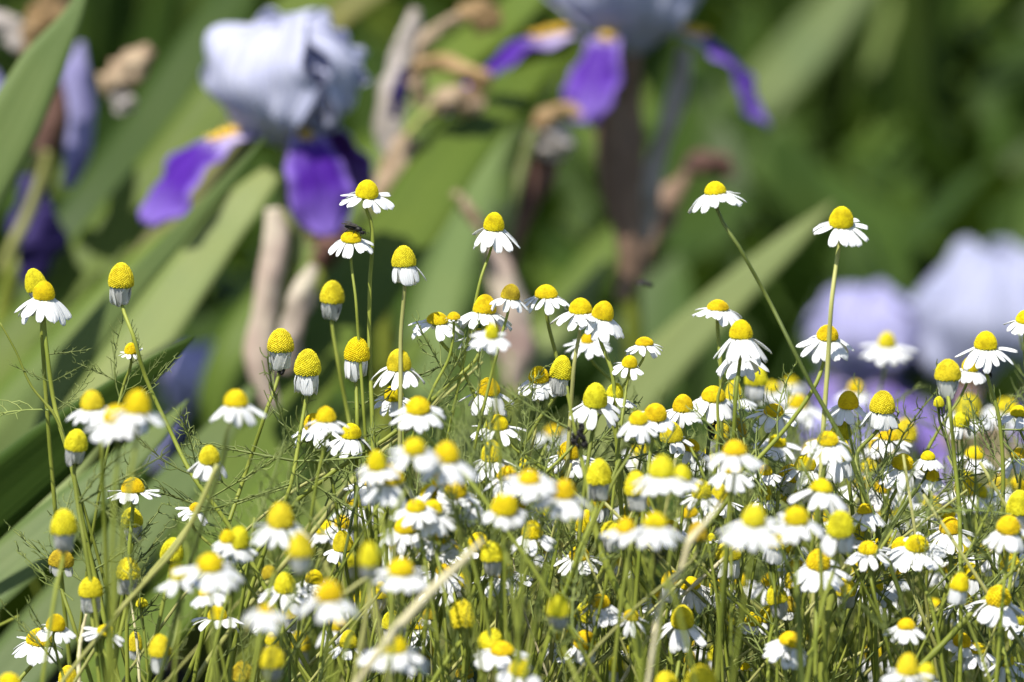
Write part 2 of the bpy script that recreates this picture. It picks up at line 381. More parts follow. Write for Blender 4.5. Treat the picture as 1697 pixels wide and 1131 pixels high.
def far_clump(loc, n, lab, hue):
    e = empty('iris_leaf_fan', loc, lab, 'iris plant', 'far iris leaf fans')
    for k in range(n):
        L = random.uniform(0.40, 0.78); lean = random.gauss(0.30, 0.28); ly = random.gauss(0, 0.15)
        b = np.array(loc) + np.array((random.uniform(-.07, .07), random.uniform(-.06, .06), 0))
        pts = [b + np.array((lean * L * s ** 1.5, ly * L * s ** 1.5, L * s * (1 - 0.18 * abs(lean) * s))) for s in (1, .75, .5, .25, 0)]
        mb = MB(); w = random.uniform(0.030, 0.055)
        blade(mb, pts, [0.001, w * .6, w * .9, w, w * .8], random.uniform(-.9, .9), 14)
        link('leaf', mb.mesh('leaf', random.choice(hue)), e)
hg = ['leaf_green', 'leaf_deep', 'leaf_deep', 'leaf_deep', 'leaf_dark']  # mostly darkened greens, standing in for shade on the far leaves
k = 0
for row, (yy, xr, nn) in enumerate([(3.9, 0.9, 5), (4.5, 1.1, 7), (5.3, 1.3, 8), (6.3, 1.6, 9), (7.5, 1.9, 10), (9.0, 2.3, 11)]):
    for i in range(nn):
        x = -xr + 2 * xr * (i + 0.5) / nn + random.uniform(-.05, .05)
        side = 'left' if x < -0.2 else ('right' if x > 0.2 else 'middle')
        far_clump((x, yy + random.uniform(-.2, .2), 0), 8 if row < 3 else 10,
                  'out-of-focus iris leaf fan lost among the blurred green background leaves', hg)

# ------------------------------------------------------------------ iris flowers
def surf_petal(curve, widths, wrap=0.0, ruf=0.002, cup=0.0, seed=0, nu=26, nv=17, thick=0.0005, rufk=5):
    """petal pointing along +X; curve = [(r,z)..], wrap 1 = wrapped round the axis"""
    rg = np.random.default_rng(seed); ph = rg.uniform(0, 6.28, 6)
    c = crom(curve, nu); w = crom(np.array(widths)[:, None], nu)[:, 0]
    top = []; 
    for i in range(nu):
        u = i / (nu - 1); r, z = c[i]; t = norm(c[min(i + 1, nu - 1)] - c[max(i - 1, 0)]); nr, nz = -t[1], t[0]
        for j in range(nv):
            v = -1 + 2 * j / (nv - 1); h = max(w[i], 0.0008) / 2 * (1 + (.10 * math.sin(13 * u + ph[5] + (0 if v > 0 else 2)) * abs(v) if ruf > .003 else 0))
            off = ruf * (abs(v) ** 1.5) * (math.sin(rufk * u * 3 + ph[0] + (1 if v > 0 else 2.3)) + .6 * math.sin(rufk * u * 6.3 + ph[1] + v)) * min(1, u * 3)
            off += ruf * .42 * math.sin(v * 7 + ph[2] + u * 2) * u + ruf * .30 * math.sin(v * 15 + ph[4] + u * 3) * min(1, u * 2) + cup * v * v * h
            rr, zz = r + nr * off, z + nz * off
            a = v * h / max(abs(rr), 0.014) * wrap; flat = v * h * (1 - wrap)
            x = rr * math.cos(a); y = rr * math.sin(a) + flat
            # fringe at the tip
            top.append((x, y, zz + ruf * .5 * math.sin(v * 9 + ph[3]) * u ** 4))
    top = np.array(top); nrm = np.zeros_like(top).reshape(nu, nv, 3); G = top.reshape(nu, nv, 3)
    nrm = np.cross(np.gradient(G, axis=0), np.gradient(G, axis=1)); nrm /= np.linalg.norm(nrm, axis=2, keepdims=True) + 1e-12
    A = (G + nrm * thick / 2).reshape(-1, 3); B = (G - nrm * thick / 2).reshape(-1, 3); K = nu * nv
    UV = [(i / (nu - 1), j / (nv - 1)) for i in range(nu) for j in range(nv)]
    F = []
    for i in range(nu - 1):
        for j in range(nv - 1):
            a = i * nv + j; F.append((a, a + nv, a + nv + 1, a + 1)); F.append((K + a, K + a + 1, K + a + nv + 1, K + a + nv))
    edge = [i * nv for i in range(nu)] + [(nu - 1) * nv + j for j in range(1, nv)] + [i * nv + nv - 1 for i in range(nu - 2, -1, -1)] + list(range(nv - 2, 0, -1))
    for a, b in zip(edge, edge[1:] + edge[:1]): F.append((b, a, K + a, K + b))
    mb = MB(); mb.add(np.vstack([A, B]), F, UV + UV); return mb
def wpos(base, yaw, s, tilt=(0, 0)):
    return Matrix.Translation(base) @ Matrix.Rotation(R(tilt[0]), 4, 'X') @ Matrix.Rotation(R(tilt[1]), 4, 'Y') @ Matrix.Rotation(R(yaw), 4, 'Z') @ Matrix.Scale(s, 4)
def wtube(parent, name, spec, d, mat, lump=0.15, sides=12, seed=1, squash=0.8, n=22):
    """spec: (x,y,radius_px) in photo coordinates at depth d (or per point x,y,r,d)"""
    pts = [np.array(P(q[0], q[1], q[3] if len(q) > 3 else d)) for q in spec]; rad = [mm(q[2], d) * (.9 if lump > .15 else .78) for q in spec]
    n = 40; sides = 18; lump = lump * 1.1 if lump > .1 else lump
    c = crom(pts, n); r = np.interp(np.linspace(0, len(rad) - 1, n), range(len(rad)), rad)
    mb = MB(); tube(mb, c, r, sides, True, lump, squash, seed)
    return link(name, mb.mesh(name, mat), parent)
def stem_to(parent, name, top, root, r0, r1, mat, via=None, sides=8):
    pts = [np.array(top)] + [np.array(v) for v in (via or [])] + [np.array(root)]
    if via is None:
        m = (pts[0] + pts[-1]) / 2; m[:2] = m[:2] * .6 + pts[0][:2] * .4; pts.insert(1, m)
    mb = MB(); c = crom(pts, 24); tube(mb, c, np.linspace(r0, r1, 24), sides); return link(name, mb.mesh(name, mat), parent)
def iris(px, py, d, s, falls, standards, label, root, smat='standard_white', fmat='fall_purple', tilt=(0, 0), seed=0, spathe='spathe_green', stemmat='stem', arms=True, h=1.0, ruf=0.0034):
    base = P(px, py, d); e = empty('bearded_iris', root, label, 'iris', 'bearded irises in bloom')
    for k, (az, wd) in enumerate(standards):
        mb = surf_petal([(0.004, 0.0), (0.018, 0.012 * h), (0.034, 0.028 * h), (0.040, 0.046 * h), (0.031, 0.064 * h), (0.013, 0.074 * h), (0.001, 0.076 * h)],
                        [0.012, 0.030 * wd, 0.062 * wd, 0.080 * wd, 0.072 * wd, 0.044 * wd, 0.012 * wd], 0.9, ruf, -0.06, seed + k, 36, 27, rufk=4)
        link('standard', mb.mesh('standard', smat), e, wpos(base, az, s, tilt))
    for k, fa in enumerate(falls):
        az, wd, drop = fa[:3]; rc = fa[3] if len(fa) > 3 else 1.0
        cv = [(0.004, 0.004), (0.020 * rc, 0.012), (0.034 * rc, 0.008), (0.045 * rc, -0.006 * drop), (0.052 * rc, -0.024 * drop), (0.058 * rc, -0.042 * drop)]
        mb = surf_petal(cv, [0.010, 0.018 * wd, 0.030 * wd, 0.044 * wd, 0.044 * wd, 0.016 * wd], 0.12, 0.0022, -0.18, seed + 20 + k, 30, 17)
        f = link('fall', mb.mesh('fall', fmat), e, wpos(base, az, s, tilt))
        bm_ = MB(); rg = np.random.default_rng(k)
        cc = crom(cv[1:3], 30)
        for q in range(90):
            i = rg.integers(0, 22); r_, z_ = cc[i]; y_ = rg.normal(0, 0.0012)
            p0 = np.array((r_, y_, z_ + 0.0002)); p1 = p0 + np.array((rg.normal(0.001, 0.0012), rg.normal(0, 0.0014), 0.0030 + rg.uniform(0, .0016)))
            tube(bm_, [p0, (p0 + p1) / 2, p1], [0.0004, 0.0005, 0.0005], 4)
        link('beard', bm_.mesh('beard', 'beard'), f, wpos(base, az, s, tilt))
    if arms:
        for k, az in enumerate([f[0] for f in falls]):
            mb = surf_petal([(0.003, 0.002), (0.012, 0.016), (0.022, 0.024), (0.028, 0.036)], [0.008, 0.012, 0.016, 0.006], 0.2, 0.0014, -0.3, seed + 50 + k, 12, 9)
            link('style_arm', mb.mesh('style_arm', smat), e, wpos(base, az, s, tilt))
    b = np.array(base); dn = np.array((0, 0, -1.0))
    mb = MB(); tube(mb, crom([b + dn * -0.004, b + dn * 0.02 * s, b + dn * 0.045 * s, b + dn * 0.065 * s], 12), np.interp(np.linspace(0, 1, 12), [0, .3, .65, 1], [.006 * s, .0045 * s, .008 * s, .006 * s]), 10, True, 0.08)
    link('ovary', mb.mesh('ovary', spathe), e)
    stem_to(e, 'stem', b + dn * 0.06 * s, root, 0.0045, 0.007, stemmat)
    return e

ir_a = iris(480, 246, 2.0, 0.90, [(207, 1.15, 0.72, 1.5), (-66, 0.82, 0.9, .95), (48, 0.9, 0.9, .9)], [(-126, 1.05), (-10, 0.72), (106, 1.05)],
            'large sharp-edged iris at upper left with white dome and purple falls', (-0.17, 2.02, 0), seed=3, tilt=(4, -2), h=0.93, ruf=.0044)
for _az, _w, _r, _s in ((-62, .34, .011, .62), (-38, .30, .012, .80), (-84, .22, .010, .45), (12, .4, .010, .92)):
    _m = surf_petal([(0.004, 0.0), (0.020, 0.012), (0.036, 0.030), (0.041, 0.045), (0.032, 0.060), (0.015, 0.070)], [.010, .030 * _w * 2, .060 * _w, .076 * _w, .060 * _w, .024 * _w], .8, _r * .5, -.1, int(_az) + 200, 34, 21, rufk=7)
    link('crumpled_petal', _m.mesh('crumpled_petal', 'standard_white'), ir_a, wpos(P(480, 246, 2.0), _az, _s * .95, (4, -3)))
wtube(ir_a, 'spathe', [(452, 345, 16), (458, 400, 27), (448, 460, 32), (436, 530, 26), (430, 600, 30), (450, 680, 20)], 1.97, 'papery_pink', 0.12, seed=3)
wtube(ir_a, 'spathe', [(520, 440, 10), (500, 490, 22), (480, 560, 24), (470, 620, 14)], 1.93, 'papery_pink', 0.2, seed=5)
ir_b = iris(1045, 92, 2.22, 1.12, [(196, 0.80, 0.62, 1.6), (243, 0.62, 0.62, .95), (-12, 0.62, 0.8, 1.18)], [(-95, 1.1), (20, 1.0), (140, 1.0)],
            'iris cut off by the top edge, white dome and three purple falls', (0.09, 2.25, 0), seed=11, spathe='papery_mauve')
wtube(ir_b, 'spathe', [(1018, 110, 24), (1012, 180, 40), (1022, 260, 42), (1035, 350, 38), (1045, 430, 30), (1030, 500, 14)], 2.22, 'papery_mauve', 0.12, seed=8)
wtube(ir_b, 'spathe', [(1135, 80, 16), (1125, 150, 20), (1100, 230, 18), (1085, 275, 24), (1078, 330, 18), (1070, 400, 12)], 2.25, 'papery_grey', 0.15, seed=9)
iris(1655, 672, 2.75, 1.38, [(230, 1.0, 1.0), (-60, 1.0, 1.0), (80, 1, 1)], [(-100, 1.2), (20, 1.1), (140, 1.15)],
     'big blurred white iris dome at the right edge behind chamomiles', (0.34, 2.78, 0), seed=21, fmat='fall_soft', smat='standard_pale', ruf=.0045)
iris(1440, 650, 2.75, 0.92, [(200, 1.1, 1.0), (-70, 1.2, 1.1), (10, 1.1, 1.0)], [(-110, 1.1), (10, 1.0), (130, 1.1)],
     'blurred pale lilac iris behind chamomiles, left of the big white dome', (0.24, 2.78, 0), ruf=.0045, seed=31, smat='standard_lilac', fmat='fall_soft')
iris(345, 700, 2.5, 0.62, [(200, 1.1, 1.0), (-70, 1.2, 1.1), (60, 1.1, 1.0)], [(-110, 1.1), (10, 1.0), (130, 1.1)],
     'small blurred lilac iris low behind the left sword leaves', (-0.19, 2.52, 0), seed=41, smat='standard_lilac', fmat='standard_lilac')
iris(1400, 820, 2.3, 0.7, [(200, 1.1, 1.0), (-70, 1.2, 1.1), (60, 1.1, 1.0)], [(-110, .9), (10, .9), (130, .9)],
     'dark purple iris mostly hidden behind the chamomiles at right', (0.2, 2.32, 0), seed=51, smat='lilac_wilted', fmat='fall_purple')

# withered iris stalks
G_W = 'withered iris stalks'
w1 = empty('withered_iris_stalk', (-0.06, 2.14, 0), 'withered iris stalk with curled tan pods right of the large iris', 'withered iris', G_W)
wtube(w1, 'spathe', [(676, 225, 18), (664, 262, 27), (648, 305, 32), (635, 350, 26), (630, 400, 12)], 2.13, 'papery_tan', 0.2, seed=2)
wtube(w1, 'shrivelled_petal', [(652, 270, 12), (645, 200, 22), (655, 140, 26), (668, 90, 20), (684, 40, 16), (690, 15, 8)], 2.13, 'papery_grey', 0.3, seed=4)
wtube(w1, 'shrivelled_petal', [(652, 195, 8), (662, 150, 13), (670, 115, 8)], 2.11, 'navy_petal', 0.3, seed=6)
wtube(w1, 'stalk', [(690, 100, 9), (705, 70, 13), (735, 42, 12), (770, 28, 12)], 2.13, 'papery_tan', 0.2, seed=7)
wtube(w1, 'pod', [(758, 22, 12), (790, 24, 28), (815, 36, 26), (828, 45, 10)], 2.13, 'papery_gold', 0.2, seed=8)
wtube(w1, 'pod', [(680, 116, 14), (730, 104, 12), (770, 118, 16), (798, 135, 20), (806, 150, 8)], 2.13, 'papery_gold', 0.25, seed=9)
wtube(w1, 'stalk', [(668, 235, 8), (690, 208, 9), (715, 185, 10), (735, 175, 12)], 2.13, 'stem_pale', 0.1, seed=10)
wtube(w1, 'pod', [(715, 182, 12), (745, 165, 23), (775, 168, 26), (802, 180, 14)], 2.13, 'papery_tan', 0.25, seed=11)
wtube(w1, 'pod', [(700, 175, 10), (690, 140, 18), (682, 120, 14)], 2.16, 'papery_tan', 0.25, seed=12)
stem_to(w1, 'stem', P(635, 390, 2.13), (-0.06, 2.14, 0), 0.004, 0.007, 'stem')
w2 = empty('withered_iris_stalk', (-0.42, 2.2, 0), 'withered iris at far left with lilac and navy rags and brown pods', 'withered iris', G_W)
wtube(w2, 'shrivelled_petal', [(135, 70, 8), (128, 120, 28), (135, 190, 32), (130, 250, 26), (110, 310, 14)], 2.15, 'lilac_wilted', 0.12, seed=21)
wtube(w2, 'shrivelled_petal', [(50, 290, 14), (55, 350, 40), (62, 410, 46), (50, 470, 20)], 2.15, 'navy_petal', 0.2, seed=22)
wtube(w2, 'shrivelled_petal', [(-20, 120, 20), (10, 190, 26), (8, 260, 22), (20, 300, 12)], 2.15, 'lilac_wilted', 0.12, seed=23)
wtube(w2, 'pod', [(165, 140, 16), (195, 132, 30), (225, 105, 26), (252, 80, 12)], 2.1, 'papery_tan', 0.25, seed=24)
wtube(w2, 'pod', [(195, 150, 14), (205, 170, 20), (195, 190, 8)], 2.1, 'papery_grey', 0.25, seed=25)
wtube(w2, 'pod', [(-20, 30, 16), (20, 50, 26), (40, 80, 20), (50, 105, 8)], 2.1, 'papery_grey', 0.25, seed=26)
wtube(w2, 'pod', [(40, 100, 14), (60, 60, 30), (85, 20, 36), (100, -30, 20)], 2.1, 'papery_gold', 0.25, seed=27)
wtube(w2, 'stalk', [(90, 120, 16), (85, 200, 26), (70, 270, 24), (60, 340, 16), (20, 420, 14)], 2.18, 'papery_brown', 0.2, seed=28)
wtube(w2, 'stalk', [(80, 250, 8), (60, 320, 12), (30, 390, 12), (0, 450, 12)], 2.12, 'stem_pale', 0.1, seed=29)
stem_to(w2, 'stem', P(30, 420, 2.18), (-0.42, 2.2, 0), 0.005, 0.007, 'stem')
w3 = empty('withered_iris_stalk', (0.0, 2.2, 0), 'brown drooping seed pod with pale collar below the top centre iris', 'withered iris', G_W)
wtube(w3, 'pod', [(965, 190, 8), (935, 182, 14), (905, 195, 18), (890, 215, 14)], 2.15, 'papery_gold', 0.2, seed=31)
wtube(w3, 'collar', [(915, 200, 26), (912, 225, 42), (905, 250, 38), (900, 262, 20)], 2.16, 'papery_grey', 0.2, seed=32)
wtube(w3, 'spathe', [(905, 245, 36), (895, 290, 34), (872, 340, 24), (855, 400, 14), (845, 470, 10)], 2.17, 'papery_brown', 0.1, seed=33)
wtube(w3, 'spathe', [(885, 215, 10), (868, 270, 12), (850, 340, 12), (835, 420, 10)], 2.15, 'spathe_green', 0.1, seed=34)
stem_to(w3, 'stem', P(846, 465, 2.17), (0.0, 2.2, 0), 0.004, 0.006, 'stem')
w4 = empty('withered_iris_stalk', (-0.02, 2.1, 0), 'stalk with small tan bud above and left of the lone middle chamomile', 'withered iris', G_W)
wtube(w4, 'bud', [(752, 318, 7), (768, 338, 15), (785, 362, 14), (798, 385, 7)], 2.1, 'papery_tan', 0.1, seed=41)
wtube(w4, 'spathe', [(800, 390, 8), (830, 450, 22), (850, 520, 32), (855, 590, 28), (850, 650, 12)], 2.12, 'papery_pink', 0.2, seed=42)
stem_to(w4, 'stem', P(851, 640, 2.12), (-0.02, 2.12, 0), 0.004, 0.006, 'stem')
w5 = empty('withered_iris_stalk', (0.11, 2.35, 0), 'dark brown withered bud just above the lone right-hand chamomile', 'withered iris', G_W)
wtube(w5, 'bud', [(1130, 285, 8), (1165, 270, 24), (1195, 275, 20), (1215, 290, 8)], 2.35, 'papery_brown', 0.25, seed=51)
wtube(w5, 'stalk', [(1140, 288, 12), (1095, 350, 28), (1060, 420, 30), (1040, 480, 14)], 2.35, 'papery_mauve', 0.2, seed=52)
stem_to(w5, 'stem', P(1040, 475, 2.35), (0.11, 2.35, 0), 0.004, 0.006, 'stem')
w6 = empty('withered_iris_stalk', (0.33, 2.35, 0), 'blurred tan withered iris low at right behind chamomiles', 'withered iris', G_W)
wtube(w6, 'pod', [(1560, 720, 20), (1610, 730, 46), (1660, 770, 50), (1700, 800, 30)], 2.35, 'papery_tan', 0.2, seed=61)
stem_to(w6, 'stem', P(1640, 780, 2.35), (0.33, 2.35, 0), 0.004, 0.006, 'stem')
w7 = empty('withered_iris_stalk', (-0.11, 2.12, 0), 'brown crumpled bloom half hidden beneath the large iris fall', 'withered iris', G_W)
wtube(w7, 'pod', [(500, 375, 14), (530, 372, 26), (550, 400, 34), (525, 440, 20)], 2.12, 'papery_brown', 0.25, seed=71)
wtube(w7, 'pod', [(530, 365, 8), (545, 372, 14), (556, 382, 8)], 2.09, 'papery_gold', 0.25, seed=72)
stem_to(w7, 'stem', P(526, 435, 2.12), (-0.11, 2.12, 0), 0.004, 0.006, 'stem')

# ------------------------------------------------------------------ chamomile building blocks (unit: disc radius = 1)
def disc_mesh(ratio, nfl, mat, seed, power=2.3):
    """ratio = height / diameter. radius 1 at base; local +Z up"""
    Hh = 2 * ratio; mb = MB(); rg = np.random.default_rng(seed)
    def prof(s):                                      # s 0 base .. 1 top
        z = Hh * s; r = max(0.0, 1 - s ** power) ** 0.56 * (0.93 + 0.07 * math.sin(min(s * 4, 1) * math.pi / 2)); return r, z
    ss = 1 - (1 - np.linspace(0, 1, 60)) ** 1.8; pr = np.array([prof(s) for s in ss])
    n = 20; V = []; F = []
    q = pr[::4]; q = np.vstack([q, pr[-1:]])
    for (r, z) in q:
        for j in range(n): V.append((r * .965 * math.cos(2 * math.pi * j / n), r * .965 * math.sin(2 * math.pi * j / n), z * .98))
    m = len(q)
    F = [(i * n + j, i * n + (j + 1) % n, (i + 1) * n + (j + 1) % n, (i + 1) * n + j) for i in range(m - 1) for j in range(n)]
    F.append(tuple(reversed(range(n)))); mb.add(V, F)
    seg = np.diff(pr, axis=0); ds = np.hypot(seg[:, 0], seg[:, 1]); ra = (pr[1:, 0] + pr[:-1, 0]) / 2
    area = np.concatenate([[0], np.cumsum(ds * ra * 2 * math.pi)]); A = area[-1]; sp = math.sqrt(A / nfl)
    for k in range(nfl):
        a = A * (k + 0.5) / nfl; i = np.searchsorted(area, a) - 1; i = min(max(i, 0), len(ds) - 1)
        f = (a - area[i]) / (area[i + 1] - area[i] + 1e-9); p = pr[i] * (1 - f) + pr[i + 1] * f
        t = norm(seg[i]); nr = np.array((t[1], -t[0]))
        th = k * 2.399963 + rg.normal(0, 0.012); ct, st = math.cos(th), math.sin(th)
        nrm = norm(np.array((nr[0] * ct, nr[0] * st, nr[1]))); u = np.array((-st, ct, 0)); w = np.cross(nrm, u)
        c = np.array((p[0] * ct, p[0] * st, p[1])); fr = sp * rg.uniform(.42, .54); hh = sp * (0.50 + rg.uniform(-.12, .16)); c = c - nrm * sp * .18
        lean = rg.normal(0, .05, 2) * sp
        V = []; S = 6
        for (rr, hz) in ((.92, 0), (1.02, .55), (.58, .98)):
            for j in range(S):
                b = 2 * math.pi * j / S; V.append(c + nrm * hh * hz + fr * rr * (math.cos(b) * u + math.sin(b) * w) + (u * lean[0] + w * lean[1]) * hz)
        V.append(c + nrm * hh * 1.12)
        F = [(r * S + j, r * S + (j + 1) % S, (r + 1) * S + (j + 1) % S, (r + 1) * S + j) for r in range(2) for j in range(S)]
        F += [(2 * S + j, 2 * S + (j + 1) % S, 3 * S) for j in range(S)]
        mb.add(V, F)
    return mb.mesh('disc', mat)
RATIOS = [0.42, 0.62, 0.80, 0.98]
DISC = {}
for kind in ('disc_fresh', 'disc_mature', 'disc_old'):
    for ri, r_ in enumerate(RATIOS):
        if kind == 'disc_old' and ri not in (1, 2): continue
        for sharp in (0, 1):
            DISC[kind, ri, sharp] = disc_mesh(r_, (470 if sharp else 150) if ri else (280 if sharp else 110), kind, ri + 10 * sharp, 2.0 if ri < 2 else 2.15)
def petal_geo(mb, bend=0.2, wid=0.36, seed=0, Mx=None, nu=9, nv=7):
    """unit length petal along +X, upper face +Z"""
    rg = np.random.default_rng(seed); wv = rg.uniform(-.05, .05); c1, c2 = rg.uniform(-.10, .10, 2)
    notch = rg.choice([0.02, 0.05, 0.08]); off = rg.uniform(-1, 1)
    wp = [(0, .42), (.12, .62), (.35, .92), (.65, 1.0), (.86, .88), (.95, .66), (1.0, .34)]
    top = []; UV = []
    for i in range(nu):
        u = (i / (nu - 1)) ** 0.85; h = wid / 2 * np.interp(u, [a for a, _ in wp], [b for _, b in wp])
        for j in range(nv):
            v = -1 + 2 * j / (nv - 1)
            x = u - (notch * (0.5 + 0.5 * math.cos(3.1 * math.pi * v + off))) * u ** 6
            z = -bend * u * u + 0.03 * math.cos(v * 6.3) * min(1, u * 3) * (1 - .3 * u) - 0.10 * wid * v * v + wv * u * v + c1 * u * u * v * .5
            top.append((x, v * h + c2 * u * u, z)); UV.append((u, j / (nv - 1)))
    top = np.array(top); bot = top - np.array((0, 0, 0.022)); K = nu * nv; F = []
    for i in range(nu - 1):
        for j in range(nv - 1):
            a = i * nv + j; F.append((a, a + nv, a + nv + 1, a + 1)); F.append((K + a, K + a + 1, K + a + nv + 1, K + a + nv))
    edge = [i * nv for i in range(nu)] + [(nu - 1) * nv + j for j in range(1, nv)] + [i * nv + nv - 1 for i in range(nu - 2, -1, -1)] + list(range(nv - 2, 0, -1))
    for a, b in zip(edge, edge[1:] + edge[:1]): F.append((b, a, K + a, K + b))
    V = np.vstack([top, bot])
    if Mx is not None:
        M3 = np.array(Mx.to_3x3()); V = V @ M3.T + np.array(Mx.translation)
    mb.add(V, F, UV + UV)
PET = []
for s_ in range(12):
    mb = MB(); petal_geo(mb, [0.05, 0.14, 0.24, 0.34][s_ % 4], 0.32 + 0.03 * (s_ % 3), s_); PET.append(mb.mesh('petal', 'petal'))
PETG = []
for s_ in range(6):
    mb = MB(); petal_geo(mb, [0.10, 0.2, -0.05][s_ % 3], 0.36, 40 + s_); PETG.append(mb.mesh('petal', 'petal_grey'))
def calyx_mesh():
    mb = MB(); V = []; n = 14
    prof = [(0.10, -0.55), (0.30, -0.42), (0.72, -0.18), (0.95, 0.02), (0.90, 0.10)]
    for (r, z) in prof:
        for j in range(n): V.append((r * math.cos(2 * math.pi * j / n), r * math.sin(2 * math.pi * j / n), z + (0.03 if j % 2 else -0.03)))
    F = [(i * n + j, i * n + (j + 1) % n, (i + 1) * n + (j + 1) % n, (i + 1) * n + j) for i in range(4) for j in range(n)]
    F.append(tuple(reversed(range(n)))); F.append(tuple(4 * n + j for j in range(n))); mb.add(V, F); return mb.mesh('calyx', 'calyx')
CALYX = calyx_mesh()

def feather_geo(mb, Mx, seed, L=0.034, dens=7, r=0.00033, levels=2):
    rg = np.random.default_rng(seed); segs = []
    bend = rg.uniform(-.9, .9); curl = rg.uniform(-.5, 1.1)
    def pt(u): return np.array((L * u, L * bend * u * u * .5, L * curl * u * u * .4))
    main = [pt(u) for u in np.linspace(0, 1, 7)]; segs.append((main, r * 1.5, r))
    for k in range(dens):
        u = 0.22 + 0.75 * k / (dens - 1) + rg.normal(0, .02)
        for s in (1, -1):
            if rg.random() < .12: continue
            b = pt(u); l = L * (0.42 - 0.28 * u) * rg.uniform(.7, 1.25)
            dv = norm(np.array((0.75, s * 0.8, rg.normal(0.15, .45)))); dv2 = norm(dv + np.array((.7, -s * .25, rg.normal(.15, .4)))); dv3 = norm(dv2 + np.array((.6, -s * .5, rg.normal(.1, .4))))
            p = [b, b + dv * l * .35, b + dv * l * .35 + dv2 * l * .35, b + dv * l * .35 + dv2 * l * .35 + dv3 * l * .3]; segs.append((p, r * .9, r * .55))
            if levels > 1:
                for q in range(rg.integers(0, 3)):
                    b2 = p[1] * (1 - q * .2) + p[0] * q * .2; d2 = norm(dv + np.array((rg.normal(0, .6), rg.normal(0, .6), rg.normal(0, .5))))
                    segs.append(([b2, b2 + d2 * l * .35], r * .7, r * .45))
    M3 = np.array(Mx.to_3x3()); tr = np.array(Mx.translation)
    for p, ra, rb in segs:
        p = np.array(p) @ M3.T + tr; tube(mb, p, np.linspace(ra, rb, len(p)), 3, False)
FEA = []
for s_ in range(8):
    mb = MB(); feather_geo(mb, Matrix.Identity(4), s_, 0.030 + 0.004 * (s_ % 3), 5 + s_ % 3); FEA.append(mb.mesh('leaf', 'feather'))

